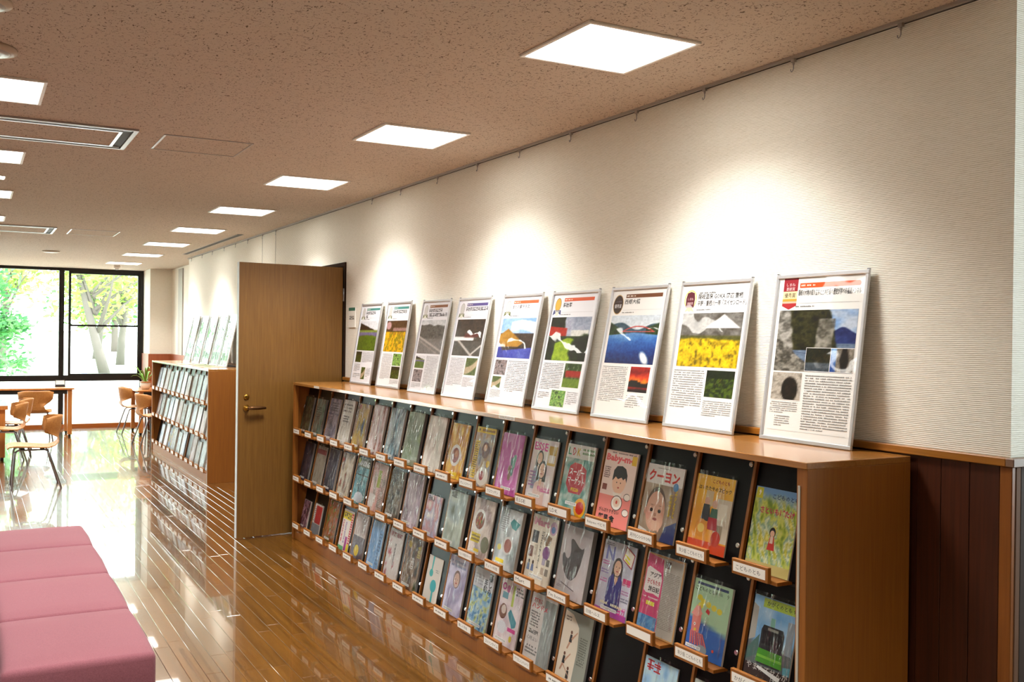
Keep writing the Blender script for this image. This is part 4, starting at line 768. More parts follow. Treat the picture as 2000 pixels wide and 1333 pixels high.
    def shrine(U, V): c = pal(N(U, V, 10, 8, 252), ['3a302a', '564a40', '241e1a']); c = mixc(c, np.array([.92, .92, .92]), stp(.05-np.abs(V-.47), .02)*stp(.7-U, .05)+stp(.10-np.hypot(U-.05, (V-.4)), .03)); c = mixc(c, np.array([.42, .20, .16]), stp(.06-np.abs(V-.56), .03)*stp(U-.35, .05)*stp(.85-U, .05)); c = mixc(c, pal(N(U, V, 5, 5, 253), ['54504c', '6a6662']), stp(.40-V, .03)); return mixc(c, np.array([.76, .74, .72]), stp(.035-np.abs(V-.42+.75*(U-.15)), .02)*(V < .42)+stp(.03-np.abs(V-.05-.8*(U-.7)), .02)*(U > .7)*(V < .3))
    def path(U, V): return mixc(pal(N(U, V, 9, 9, 254), ['4a5a30', '6c7a48', '38442a']), pal(N(U, V, 5, 5, 255), ['a89880', 'c4b8a0']), stp(.2-np.abs(V-.25-.5*U*U), .06))
    def red(U, V): c = pal(N(U, V, 9, 9, 256), ['2e4424', '4a6030', 'b8c0c8']); c = mixc(c, np.array([.66, .24, .20]), stp(.12-np.abs(V-.56), .02)*stp(U-.1, .05)); return mixc(c, pal(N(U, V, 8, 8, 257), ['6a8434', '8aa048']), stp(.38-V, .03))
    def stones(U, V): return pal(N(U, V, 9, 9, 258), ['5a4a44', '8c7c78', 'a8a0a4', '3c302c', 'b4b0b4'])
    def leafy(U, V): return pal(N(U, V, 9, 9, 258+seed), ['3a5a34', '6a9a58', 'a8c878', '28402c', 'd0dca0'])
    fn = locals()[kind]
    return lambda U, V: np.clip((fn(U, V)-.5)*1.22+.41+.16*(fbm(U, V, 34, 30, 400+seed, 2)-.5)[..., None], .02, 1)
def badge(s, kind, x0, y0, x1, y1):
    cx, cy, w, h = (x0+x1)/2, (y0+y1)/2, x1-x0, y1-y0
    if kind == 'ribbon':
        s.rect(x0, y1-h*.42, x1, y1, '9c1c2c'); s.rect(x0, y1-h*.66, x1, y1-h*.42, 'ecd8a8'); s.rect(x0, y1-h*.74, x1, y1-h*.66, 'c8a03c'); s.rect(x0, y1-h*.80, x1, y1-h*.74, 'eab8a0'); s.poly([(x0, y1-h*.80), (x1, y1-h*.80), (x1, y1-h*.88), (cx, y0), (x0, y1-h*.88)], 'b02a30')
        s.text('しまね', x0+w*.2, y1-h*.26, h*.10, 'f0d8d8', w*.6); s.text('景観賞', x0+w*.2, y1-h*.40, h*.11, 'f0d8d8', w*.6); s.text('優秀賞', x0+w*.12, y1-h*.62, h*.15, '3a2c20', w*.76)
    elif kind == 'laurel':
        s.ell(cx, cy+h*.06, w*.5, h*.44, 'e8d060'); s.ell(cx, cy+h*.06, w*.44, h*.39, 'f6eec0'); s.poly([(cx-w*.33, cy-h*.3), (cx-w*.36, cy+h*.1), (cx-w*.28, cy+h*.36), (cx, cy+h*.42), (cx+w*.28, cy+h*.36), (cx+w*.36, cy+h*.1), (cx+w*.33, cy-h*.3)], '5c1c2c')
        s.text('しまね', cx-w*.22, cy+h*.03, h*.12, 'e8c8c8', w*.44); s.text('景観賞', cx-w*.24, cy-h*.17, h*.12, 'e8c8c8', w*.48); s.poly([(cx-w*.4, y0), (cx-w*.2, y0+h*.2), (cx+w*.2, y0+h*.2), (cx+w*.4, y0), (cx+w*.12, y0+h*.06), (cx, y0), (cx-w*.12, y0+h*.06)], 'd8bc20')
    elif kind == 'round':
        s.ell(cx, cy, w*.5, h*.5, 'c8a468', 24); s.ell(cx, cy, w*.46, h*.46, '33241c', 24); s.text('しまね景観賞', cx-w*.3, cy+h*.10, h*.09, '6a6478', w*.6); s.text('優秀賞', cx-w*.34, cy-h*.18, h*.2, 'e8e4e4', w*.68)
    else:
        a, b, c = {'gold': ('d8b048', '8a5c14', '33407c'), 'silver': ('c9c6c2', '9a948e', '5c6434')}[kind]
        s.ell(cx, cy+h*.14, w*.36, h*.38, b, 20); s.ell(cx, cy+h*.14, w*.32, h*.345, a, 20); s.poly([(x0, y0+h*.05), (x0+w*.08, y0+h*.34), (x1-w*.08, y0+h*.34), (x1, y0+h*.05), (x1-w*.28, y0+h*.16), (x0+w*.28, y0+h*.16)], c)
        s.ell(cx, y0+h*.14, w*.2, h*.12, 'dfe0cc'); s.text('奨励賞' if kind == 'silver' else '優秀賞', cx-w*.3, y0+h*.21, h*.12, 'eceadc', w*.6)
def poster_sheet(W, Hh, bg, bk, bar, cat, title, main, smalls, cols, res=(46, 46), ty=.885, rnd=False, mv=(.415, .795)):
    s = Sheet(W, Hh, bg)
    badge(s, bk, .03 if bk != 'ribbon' else .06, .805 if bk != 'ribbon' else .80, .225 if bk != 'ribbon' else .235, .965 if bk != 'ribbon' else 1.0)
    if bar:
        s.rect(.26, .935, .93, .965, bar)
        if rnd: s.ell(.93, .95, .02, .015, bar)
        s.lines(.275, .942, .43, .960, 1, 'f4ead8')
    else: s.lines(.26, .93, .50, .95, 1, '5a5a5a'); s.rect(.26, .925, .95, .9265, '888888')
    for i, (t, w) in enumerate(title):
        if isinstance(t, int): s.glyphs(.255, ty-.05*i, .038, t, '3b3b3d', w=w/t/1.06); continue
        s.text(t, .25, ty-.048*i, .040, '232325', w, bold=.012)
    s.rect(.24, .838, .95, .8395, 'a8a8a8'); s.lines(.23, .812, .45, .826, 1, '6a6a6a')
    s.raster(.045, mv[0], .955, mv[1], res[0], res[1], photo(main))
    for (x0, y0, x1, y1, k) in smalls: s.rect(x0-.004, y0-.003, x1+.004, y1+.003, 'ffffff'); s.raster(x0, y0, x1, y1, 22, 18, photo(k))
    for (x0, y0, x1, y1, n) in cols: s.lines(x0, y0, x1, y1, n, '8a8a88', .5, .5)
    return s
def framed(name, label, sheet, yr, w, h, xb, zb, group=None, xt=-.012, inkk=.80):
    lean = math.asin(min(.9, (-xt-(-xb)+0)/h)) if 0 else math.asin((xt-xb)/h)
    root = empty(name, mat=frame_at(xb, yr+w, zb+.0005, lean)); tag(root, label, 'poster', group)
    b = FRM; d = .011
    for x0, x1, y0, y1 in ((0, w, 0, b), (0, w, h-b, h), (0, b, b, h-b), (w-b, w, b, h-b)):
        MB().box(x0, x1, y0, y1, 0, d, .0015, 1).build('frame_bar', MT['alu'], root)
    MB().box(b, w-b, b, h-b, 0, .004).build('backing', MT['white'], root)
    for x in (.006, w-.006): MB().box(x-.005, x+.005, h, h+.005, .002, .009).build('corner_clip', MT['steel'], root)
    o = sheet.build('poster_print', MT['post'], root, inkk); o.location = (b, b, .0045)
    return root
SW, SH = PWD-2*FRM, PHT-2*FRM
PS = [
 ('teal barred poster of a riverbank field, framed, nearest the open door', 6.54, -.104, 'e9e9ee', 'silver', '3f8a84', [(7, .48), (2, .12)], 'bank', [(.06, .26, .36, .40, 'field'), (.46, .045, .66, .20, 'path')], [(.40, .26, .94, .40, 11), (.06, .14, .36, .24, 6), (.06, .06, .42, .12, 3), (.70, .08, .92, .2, 7)], .36),
 ('framed poster of yellow sunflowers with two small photos at right', 6.015, -.103, 'eeeef0', 'silver', '3f8a84', [(8, .60)], 'sunfl', [(.56, .25, .93, .395, 'leafy'), (.56, .095, .93, .24, 'field')], [(.06, .08, .52, .395, 22), (.56, .03, .93, .085, 5)], .60),
 ('framed poster of a grey village street, brown bar and two line title', 5.408, -.120, 'e6e5ea', 'silver', '8a5632', [(7, .5), (9, .7)], 'street', [(.06, .25, .42, .395, 'bank'), (.06, .095, .42, .235, 'stones')], [(.48, .04, .93, .395, 24), (.06, .03, .42, .085, 4)], .5),
 ('framed poster of a dark shrine approach with purple title bar', 4.877, -.128, 'ebe9f0', 'silver', '554a8c', [(11, .70)], 'shrine', [(.58, .22, .94, .395, 'path')], [(.06, .1, .54, .395, 19), (.58, .1, .94, .2, 8)], .7),
 ('framed poster of a blue roofed terrace with short orange bar', 4.313, -.128, 'f0eff4', 'silver', 'd8683c', [('まどの家テラス', .46)], 'terrace', [(.05, .25, .38, .395, 'stones'), (.05, .125, .30, .235, 'path')], [(.42, .10, .94, .395, 19), (.05, .03, .34, .11, 6)], .42),
 ('framed poster of a garden lawn with a red roof and gold badge', 3.80, -.132, 'ecedf2', 'gold', 'd85c34', [(3, .20)], 'garden', [(.56, .19, .93, .395, 'red'), (.36, .02, .68, .16, 'leafy')], [(.05, .16, .52, .395, 16), (.05, .08, .3, .14, 4), (.72, .05, .95, .16, 7)], .2),
 ('framed poster of a blue inlet with a red arch bridge', 3.285, -.124, 'eeece8', 'round', '70401f', [('西郷大橋', .29)], 'lake', [(.58, .20, .93, .395, 'sunset')], [(.04, .11, .52, .395, 20), (.58, .08, .88, .18, 6)], .26),
 ('framed poster of a road edged with yellow daffodils, two line title', 2.785, -.106, 'f0f0ee', 'laurel', None, [('隠岐温泉 GOKA 周辺 重栖', .66), ('平野・重栖川一帯「スイセンロード」', .72)], 'daff', [(.54, .21, .95, .395, 'field')], [(.03, .12, .50, .395, 17), (.54, .08, .95, .19, 8)], .6),
 ('framed poster of a rocky sea cliff and tunnel with red ribbon badge', 2.245, -.088, 'f1f0ec', 'ribbon', 'e2561e', [('隠岐の大地の成り立ちと土木技術の歴史が学べる福浦トンネル', .71)], 'cliff', [(.42, .42, .70, .56, 'cove'), (.705, .42, .955, .56, 'arch'), (.045, .235, .40, .405, 'cave')], [(.44, .06, .955, .40, 22), (.05, .15, .38, .225, 6), (.12, .07, .30, .14, 5)], .7),
]
for i, (lab, yr, xb, bg, bk, bar, title, main, smalls, cols, _) in enumerate(PS):
    sh = poster_sheet(SW, SH, bg, bk, bar, None, title, main, smalls, cols, (84, 80) if i > 4 else (44, 44), .885 if i != 7 else .893, i == 8)
    if i == 8: sh.rect(.04, .045, .95, .0465, 'b8b8b4')
    framed('framed_poster', lab, sh, yr, PWD, PHT, xb, 1.152)
FG = ['leafy']*5; FL = ['framed garden poster at the window end of the far rack', 'framed garden poster second from the window on the far rack', 'framed garden poster in the middle of the far rack', 'framed garden poster with dark tree shape on the far rack', 'framed garden poster with yellow flowers beside the open door leaf']
for i, yr in enumerate((12.83, 12.28, 11.78, 11.26, 10.81)):
    s = Sheet(SW, SH, 'dfe8e2'); s.raster(.03, .5, .97, .97, 20, 18, photo('leafy', i*7)); s.raster(.03, .3, .97, .5, 12, 6, lambda U, V: pal(fbm(U, V, 5, 5, 300), ['c8dcd4', 'a8c4bc', 'dfeae4']))  # leafy greens in the print stand for trees mirrored in the front
    if i == 4: s.ell(.5, .55, .2, .06, 'd8c83a')
    if i == 3: s.ell(.5, .68, .25, .2, '2c3c34')
    for k in range(3): s.rect(.1+.3*k, .1, .3+.3*k, .25, ['7a9a8a', '5a7a6a', '8aa89a'][k])
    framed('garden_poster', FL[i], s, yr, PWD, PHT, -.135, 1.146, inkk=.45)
# leaflets lying on the far rack
for i, (x, y, a, c, lb) in enumerate(((-.30, 11.95, .3, 'd9dfe4', 'white leaflet lying on top of the far rack'), (-.27, 11.45, -.2, '9aa0a4', 'grey leaflet lying on top of the far rack'), (-.30, 10.9, .1, 'e6dcb8', 'cream leaflet lying on top of the far rack'))):
    o = empty('leaflet', (x, y, 1.1462), a); tag(o, lb, 'leaflet'); MB().box(-.105, .105, -.148, .148, 0, .006).build('pages', MT['paper'], o)
    s = Sheet(.21, .296, c); s.raster(.1, .4, .9, .9, 6, 6, photo('leafy', i)); s.lines(.1, .1, .9, .35, 6); q = s.build('cover', MT['prt'], o); q.location = (-.105, -.148, .0062)

# ---------------------------------------------------------------- wall and ceiling fittings
sg = empty('door_sign', mat=frame_at(-.001, 7.290, 1.565, 0)); tag(sg, 'small white room sign with green band on the wall beside the door', 'sign')
MB().box(0, .144, 0, .152, 0, .006, .001, 1).build('plate', MT['white'], sg)
s = Sheet(.144, .152, 'e6e4dc'); s.rect(0, .84, 1, 1, '2f6a55'); s.glyphs(.10, .40, .20, 3, '4a4a48', w=.24); o = s.build('sign_face', MT['prt'], sg); o.location = (0, 0, .0065)
HL = {2.143: 'small steel picture hook at the corner end of the ceiling rail', 2.605: 'small steel picture hook above the sea cliff poster', 3.089: 'small steel picture hook above the daffodil road poster', 3.547: 'small steel picture hook above the arch bridge poster', 4.089: 'small steel picture hook above the garden lawn poster', 4.599: 'small steel picture hook above the blue terrace poster', 5.099: 'small steel picture hook above the shrine approach poster', 5.653: 'small steel picture hook above the village street poster', 6.254: 'small steel picture hook above the sunflower poster', 6.798: 'small steel picture hook above the riverbank field poster'}
for i, y in enumerate((13.48, 12.8, 12.2, 11.57, 11.02, 10.47)): HL[y] = 'small steel picture hook above the far rack, %s from the window' % ORD[i]
HL[9.382] = 'picture hook with long thin wire, closer to the open door'; HL[9.871] = 'picture hook with long thin wire, closer to the far rack'
def hook(y, wire=0):
    o = empty('picture_hook', (-.012, y, H-.010)); tag(o, HL[y], 'hook', 'picture hooks along the ceiling rail' if not wire else 'picture hooks with wires above the door')
    MB().box(-.006, .006, -.009, .009, -.012, 0, .001, 1).lathe([(.004, -.020), (.004, -.012)], n=10).build('slider', MT['vent'], o)
    MB().tube([(0, 0, -.018), (0, 0, -.034), (0, .004, -.042), (0, .009, -.044), (0, .013, -.040), (0, .013, -.034)], .0018, 6).build('hook_loop', MT['steel'], o)
    if wire: MB().tube([(0, 0, -.04), (0, 0, -wire)], .0016, 5).build('wire', MT['steel'], o)
for y in (2.143, 2.605, 3.089, 3.547, 4.089, 4.599, 5.099, 5.653, 6.254, 6.798, 10.47, 11.02, 11.57, 12.2, 12.8, 13.48): hook(y)
for y in (9.382, 9.871): hook(y, 1.1)
LS = .4545
def ceiling_light(x, y, label, group):
    o = empty('ceiling_light', (x, y, H)); tag(o, label, 'ceiling light', group); a = LS/2; b = a-.014
    for x0, x1, y0, y1 in ((-a, a, -a, -b), (-a, a, b, a), (-a, -b, -b, b), (b, a, -b, b)): MB().box(x0, x1, y0, y1, -.009, 0, .0015, 1).build('trim_bar', MT['white'], o)
    MB().box(-b, b, -b, b, -.004, 0).build('diffuser', MT['emit'], o)
    ld = bpy.data.lights.new('lamp', 'AREA'); ld.shape = 'SQUARE'; ld.size = 2*b-.02; ld.energy = LAMP; ld.color = (1, .985, .94); ld.spread = math.radians(118)
    lo = bpy.data.objects.new('lamp', ld); COL.objects.link(lo); lo.parent = o; lo.location = (0, 0, -.012)
LA = {-2: 'behind the corner of the long wall'}
for i, t_ in enumerate(['above the daffodil road poster', 'above the blue terrace poster', 'above the sunflower poster', 'in front of the open door', 'between the open door and the far rack', 'above the middle of the far rack', 'above the window end of the far rack', 'beside the smoke detector']): LA[i] = t_
for i in sorted(LA): ceiling_light(-.626, 2.867+1.7633*i, 'square recessed ceiling light '+LA[i], 'ceiling lights in the row beside the long wall')
LB = {-2: 'far behind the pink bench', -1: 'behind the pink bench'}
for i, t_ in enumerate(['before the round ceiling sensor', 'between the round loudspeaker and the nearer air vent', 'just past the nearer air vent', 'just past the tiny emergency light', 'just before the further air vent', 'just past the further air vent', 'beside the flat round ceiling plate', 'over the window table']): LB[i] = t_
for i in sorted(LB): ceiling_light(-2.528, 2.867+1.7633*i, 'square recessed ceiling light '+LB[i], 'ceiling lights in the row beside the air vents')
for i in range(4): ceiling_light(-4.6, 2.867+3.5266*i, 'square recessed ceiling light in the row furthest from the long wall, %s one' % ORD[i], 'ceiling lights in the third row')  # unseen third row, added for extra light on the bench side
o = empty('emergency_light', (-2.45, 7.285, H)); tag(o, 'tiny square emergency light in the ceiling', 'ceiling light'); MB().box(-.078, .078, -.075, .075, -.006, 0, .001, 1).build('body', MT['white'], o); MB().box(-.07, .07, -.067, .067, -.008, -.006).build('diffuser', MT['emit'], o)
def vent(y0, y1, label):
    x0, x1 = -2.95, -1.838; o = empty('air_vent', ((x0+x1)/2, (y0+y1)/2, H)); tag(o, label, 'air vent'); a, b = (x1-x0)/2, (y1-y0)/2
    def ring(m, a, b, w, z0, z1):
        for q in ((-a, a, -b, -b+w), (-a, a, b-w, b), (-a, -a+w, -b+w, b-w), (a-w, a, -b+w, b-w)): m.box(*q, z0, z1)
        return m
    ring(MB(), a, b, .022, -.010, 0).build('outer_frame', MT['vent'], o); ring(MB(), a-.024, b-.024, .042, -.003, 0).build('air_slot', MT['vdark'], o)
    ring(MB(), a-.068, b-.068, .016, -.010, 0).build('inner_frame', MT['alu'], o); MB().box(-a+.084, a-.084, -b+.084, b-.084, -.006, 0).build('panel', MT['ceil'], o)
    MB().box(-a+.03, a-.03, b-.048, b-.044, -.008, 0).build('louvre', MT['alu'], o); MB().box(-a+.03, a-.03, -b+.044, -b+.048, -.008, 0).build('louvre', MT['alu'], o)
vent(5.205, 5.780, 'long silver framed air vent beside the ceiling hatch with light above the pink bench'); vent(10.47, 11.15, 'long silver framed air vent further down the room towards the window')
def hatch(y0, y1, label):
    x0, x1 = -1.71, -1.257; o = empty('ceiling_hatch', ((x0+x1)/2, (y0+y1)/2, H)); tag(o, label, 'hatch'); a, b = (x1-x0)/2, (y1-y0)/2; w = .008
    for q in ((-a, a, -b, -b+w), (-a, a, b-w, b), (a-w, a, -b+w, b-w)): MB().box(*q, -.004, 0).build('edge_strip', MT['white'] if 0 else MT['vent'], o)
    MB().box(-a, -a+.012, -b+w, b-w, -.003, 0).build('edge_strip', MT['alu'], o); MB().box(-a+.012, a-w, -b+w, b-w, -.0015, 0).build('hatch_panel', MT['ceil'], o)
hatch(5.257, 5.70, 'square ceiling hatch beside the nearer air vent'); hatch(10.54, 11.11, 'square ceiling hatch beside the further air vent')
o = empty('slot_diffuser', (-.18, 11.57, H)); tag(o, 'thin dark linear slot in the ceiling above the far rack', 'air vent')
for x in (-.034, .028): MB().box(x, x+.006, -1.48, 1.48, -.005, 0).build('edge_strip', MT['vent'], o)
MB().box(-.028, .028, -1.48, 1.48, -.002, 0).build('slot', MT['vdark'], o)
def roundel(x, y, r, label, nm, cam_=False):
    o = empty(nm, (x, y, H)); tag(o, label, 'ceiling fitting'); MB().lathe([(r*.8, -.018), (r, -.012), (r, 0)], n=28).build('rim', M('rim_'+nm, 'b7a48e', .5), o)
    MB().lathe([(r*.5, -.021), (r*.78, -.0185), (r*.78, -.017)], n=28).build('grille', MT['vent'], o)
    if cam_: MB().lathe([(.012, -.030), (.018, -.025), (.02, -.018)], n=16).build('lens', MT['white'], o)
roundel(-2.535, 4.0, .11, 'round ceiling loudspeaker next to the square light', 'ceiling_speaker'); roundel(-2.55, 3.43, .09, 'round ceiling sensor with small white lens', 'ceiling_sensor', True); roundel(-1.69, 13.57, .1, 'flat round ceiling plate near the window', 'ceiling_plate')
o = empty('smoke_detector', (-.635, 15.94, H)); tag(o, 'white smoke detector hanging below the ceiling by the window', 'smoke detector'); MB().lathe([(.035, -.045), (.05, -.03), (.052, 0)], n=20).build('body', MT['white'], o); MB().lathe([(.02, -.06), (.03, -.045)], n=16).build('sensor', MT['vent'], o)

# ---------------------------------------------------------------- open door
hx, hy = -.022, 7.392; ex, ey = -.8445, 7.29; ang = math.atan2(ey-hy, ex-hx); DWD = math.hypot(ex-hx, ey-hy)
dr = empty('door_leaf', (hx, hy, 0), ang); tag(dr, 'tall plain wooden door standing open at the end of the long rack', 'door')
MB().box(0, DWD, -.036, 0, .008, 2.032, .001, 1).build('panel', MT['door'], dr); MB().box(DWD, DWD+.004, -.036, 0, .008, 2.032).build('edge_strip', MT['vent'], dr)
# near face of the leaf is local +y (towards the camera)
fx = DWD-.062
MB().lathe([(.021, 0), (.021, .006), (.012, .012)], n=20).build('lock_cylinder', MT['brass'], dr).matrix_local = Matrix.Translation((fx, 0, 1.042)) @ Matrix.Rotation(-math.pi/2, 4, 'X')
h_ = MB().lathe([(.024, 0), (.024, .007), (.012, .012), (.010, .045)], n=20).build('rosette', MT['brass'], dr); h_.matrix_local = Matrix.Translation((fx, 0, .962)) @ Matrix.Rotation(-math.pi/2, 4, 'X')
MB().tube([(fx+.004, .045, .962), (fx-.03, .046, .962), (fx-.09, .044, .962), (fx-.135, .040, .960)], [.011, .014, .0135, .009], 12).build('lever', MT['brown'], dr)
for z in (.25, 1.0, 1.82): MB().lathe([(.007, -.05), (.007, .05)], (-.006, .006, z), 10).build('hinge', MT['steel'], dr)

# ---------------------------------------------------------------- pink bench
sf = empty('bench_sofa', (-2.24, 4.75, 0)); tag(sf, 'long rose pink upholstered bench with backrest', 'sofa')
SY = [3.50, 4.135, 4.785, 5.45, 6.02]; SX0, SX1, SZ = -2.475, -2.003, .425
def cushion(x0, x1, y0, y1, z0, z1, bev, name, crown=.0):
    bm = bmesh.new(); bmesh.ops.create_grid(bm, x_segments=1, y_segments=1, size=.5); bm.free()
    b = MB(); b.box(x0, x1, y0, y1, z0, z1, bev, 4)
    for f_ in b.bm.faces: f_.smooth = True
    if crown:
        bmesh.ops.subdivide_edges(b.bm, edges=[e for e in b.bm.edges if e.calc_length() > .15], cuts=5, use_grid_fill=True)
        for v in b.bm.verts:
            u = (v.co.x-x0)/(x1-x0)*2-1; w_ = (v.co.y-y0)/(y1-y0)*2-1
            if v.co.z > z1-bev: v.co.z += crown*(1-w_**4)*(1-u**6)-crown*.5
            if v.co.x > x1-bev: v.co.x += crown*.6*(1-w_**2)
    o = b.build(name, MT['sofa'], sf); o.location = -sf.location; return o
for a, b_ in zip(SY, SY[1:]):
    cushion(SX0, SX1, a+.0015, b_-.0015, .05, SZ, .022, 'seat', .010)
    cushion(SX0-.14, SX0-.003, a+.0015, b_-.0015, .05, .74, .04, 'backrest')
q = MB().box(SX0-.12, SX1-.03, SY[0]+.03, SY[-1]-.03, 0, .05).build('base', MT['rubber'], sf); q.location = -sf.location

# ---------------------------------------------------------------- chairs and tables
def chair_proto():
    root = empty('plywood_chair')
    # shell: profile in x (front = +x), z ; half width along it
    prof = [(.235, .385, .185), (.215, .405, .20), (.15, .412, .212), (.05, .405, .215), (-.05, .396, .21), (-.13, .392, .19), (-.185, .402, .15), (-.212, .43, .115), (-.222, .465, .10), (-.228, .50, .125), (-.236, .535, .185), (-.243, .57, .215), (-.25, .62, .222), (-.257, .67, .225), (-.261, .692, .21)]
    n = 10; T = .009; bm = bmesh.new(); G = []
    for i, (x, z, hw) in enumerate(prof):
        x2, z2, _ = prof[min(i+1, len(prof)-1)]; x1, z1, _ = prof[max(i-1, 0)]; tx, tz = x2-x1, z2-z1; L = math.hypot(tx, tz); nx, nz = -tz/L, tx/L
        if nz > 0 or (abs(nz) < .3 and nx < 0): nx, nz = -nx, -nz
        row = []
        for k in range(n+1):
            u = -1+2*k/n; cur = (.15*abs(u)**1.7*min(1, (hw-.09)/.10)) if i > 8 else (.006*u*u if i < 6 else .012*u*u)
            px = x+(cur if i > 8 else 0); pz = z+(0 if i > 8 else cur) - (.02*u**6 if i == len(prof)-1 else 0)
            row.append((bm.verts.new((px, u*hw, pz)), bm.verts.new((px+nx*T, u*hw, pz+nz*T))))
        G.append(row)
    for i in range(len(G)-1):
        for k in range(n):
            for s_ in (0, 1): f_ = bm.faces.new((G[i][k][s_], G[i+1][k][s_], G[i+1][k+1][s_], G[i][k+1][s_])); f_.smooth = True
        for k in (0, n): bm.faces.new((G[i][k][0], G[i][k][1], G[i+1][k][1], G[i+1][k][0]))
    for i in (0, len(G)-1):
        for k in range(n): bm.faces.new((G[i][k][0], G[i][k+1][0], G[i][k+1][1], G[i][k][1]))
    bmesh.ops.recalc_face_normals(bm, faces=bm.faces[:]); me = bpy.data.meshes.new('shell'); bm.to_mesh(me); bm.free(); link('shell', me, MT['ply'], root)
    for sy in (-1, 1):
        MB().tube([(.19, sy*.20, 0), (.165, sy*.165, .34), (.155, sy*.155, .362)], .010, 8).build('leg', MT['steel'], root)
        MB().tube([(-.235, sy*.21, 0), (-.13, sy*.165, .34), (-.115, sy*.155, .362)], .010, 8).build('leg', MT['steel'], root)
        MB().tube([(.155, sy*.155, .362), (.13, sy*.15, .372), (-.09, sy*.15, .372), (-.115, sy*.155, .362)], .009, 8).build('seat_rail', MT['steel'], root)
        for x in (.10, -.07): MB().box(x-.02, x+.02, sy*.15-.018, sy*.15+.018, .375, .392).build('mount_pad', MT['rubber'], root)
    MB().tube([(.02, -.15, .372), (.02, .15, .372)], .008, 8).build('cross_bar', MT['steel'], root)
    return root
CP = chair_proto()
for i, (x, y, a, lab) in enumerate([(-2.018, 10.62, math.pi, 'plywood chair standing alone on the open floor, side on'), (-2.225, 12.62, math.pi+.05, 'plywood chair at the glass topped table, nearer of the pair'), (-2.135, 13.40, math.pi-.04, 'plywood chair at the glass topped table, further of the pair'),
        (-1.762, 15.20, math.pi/2, 'plywood chair tucked under the window table with its back to the room'), (-.36, 15.80, .05, 'plywood chair at the plant table, closest to the window'), (-.375, 14.0, .12, 'plywood chair beside the end of the far rack')]):
    c = CP if i == 0 else copy_tree(CP); c.location = (x, y, 0); c.rotation_euler[2] = a; tag(c, lab, 'chair')
def table(x0, x1, y0, y1, z, label, mtop=None):
    o = empty('reading_table', ((x0+x1)/2, (y0+y1)/2, 0)); tag(o, label, 'table'); a, b = (x1-x0)/2, (y1-y0)/2
    MB().box(-a, a, -b, b, z-.025, z, .003, 1).build('table_top', mtop or MT['tabw'], o)
    if mtop: MB().box(-a, a, -b-.004, -b, z-.05, z-.005).build('edge_band', MT['tabw'], o)
    for sx in (-1, 1):
        for sy in (-1, 1):
            l_ = MB().box(sx*(a-.055)-.03, sx*(a-.055)+.03, sy*(b-.055)-.03, sy*(b-.055)+.03, .03, z-.025, .004, 1).build('leg', MT['tabw'], o)
            MB().lathe([(.018, 0), (.018, .03)], (sx*(a-.055), sy*(b-.055), 0), 12).build('foot', MT['rubber'], l_)
    MB().box(-a+.09, a-.09, -b+.04, -b+.06, z-.085, z-.025).build('apron', MT['rubber'], o); MB().box(-a+.09, a-.09, b-.06, b-.04, z-.085, z-.025).build('apron', MT['rubber'], o)
    return o
table(-2.75, -1.24, 15.50, 16.18, .70, 'timber reading table along the window'); table(-3.3, -2.17, 12.90, 14.15, .64, 'reading table with pale glass top beside two plywood chairs', M('pale_glass_top', 'b8ccd6', .12))
table(-.40, .17, 15.35, 16.27, .66, 'timber table carrying the potted plant')
o = empty('table_notice', (-1.40, 15.90, .7002)); tag(o, 'small white notice stand on the window table', 'notice'); MB().box(-.068, .068, -.03, .03, 0, .02, .002, 1).build('stand', MT['rubber'], o); MB().prism([(-.008, .02), (.006, .10), (.014, .10), (.0, .02)], 'x', -.068, .068).build('frame', MT['rubber'], o); MB().prism([(-.0085, .034), (.0005, .092), (-.0005, .092), (-.0095, .034)], 'x', -.058, .058).build('card', MT['card'], o)
o = empty('potted_plant', (-.255, 15.62, .6602)); tag(o, 'green strappy leaved plant in a pale pot on the table', 'plant')
MB().lathe([(.05, 0), (.075, .05), (.08, .10), (.07, .105)], n=20).build('pot', MT['pot'], o); MB().lathe([(.06, .098), (.062, .104)], n=16).build('soil', MT['soil'], o); MB().lathe([(.085, .105), (.088, .112), (.078, .118)], n=20).build('rim', MT['tabw'], o)
rl = random.Random(5)
for k in range(16):
    a = k*2.4; L = rl.uniform(.16, .30); up = rl.uniform(.10, .26); b = MB(); pts = []
    for t in range(7):
        u = t/6; r = .01+L*u; z = .10+up*math.sin(u*2.2); w_ = .012*math.sin(.35+u*2.75); c_, s_ = math.cos(a), math.sin(a); pts.append(((r*c_-w_*s_, r*s_+w_*c_, z), (r*c_, r*s_, z-.004), (r*c_+w_*s_, r*s_-w_*c_, z)))
    vs = [[b.bm.verts.new(p) for p in q] for q in pts]
    for A, B in zip(vs, vs[1:]):
        for m_ in (0, 1): b.bm.faces.new((A[m_], A[m_+1], B[m_+1], B[m_]))
    b.build('leaf', MT['leaf'], o)
o = empty('waste_bin', (-.37, 13.83, 0)); tag(o, 'black round waste bin at the window end of the far rack', 'bin'); MB().lathe([(.07, 0), (.09, .28), (.092, .29)], n=20).build('body', MT['rubber'], o); MB().lathe([(.094, .285), (.094, .30), (.086, .30)], n=20).build('rim', MT['dark'], o)

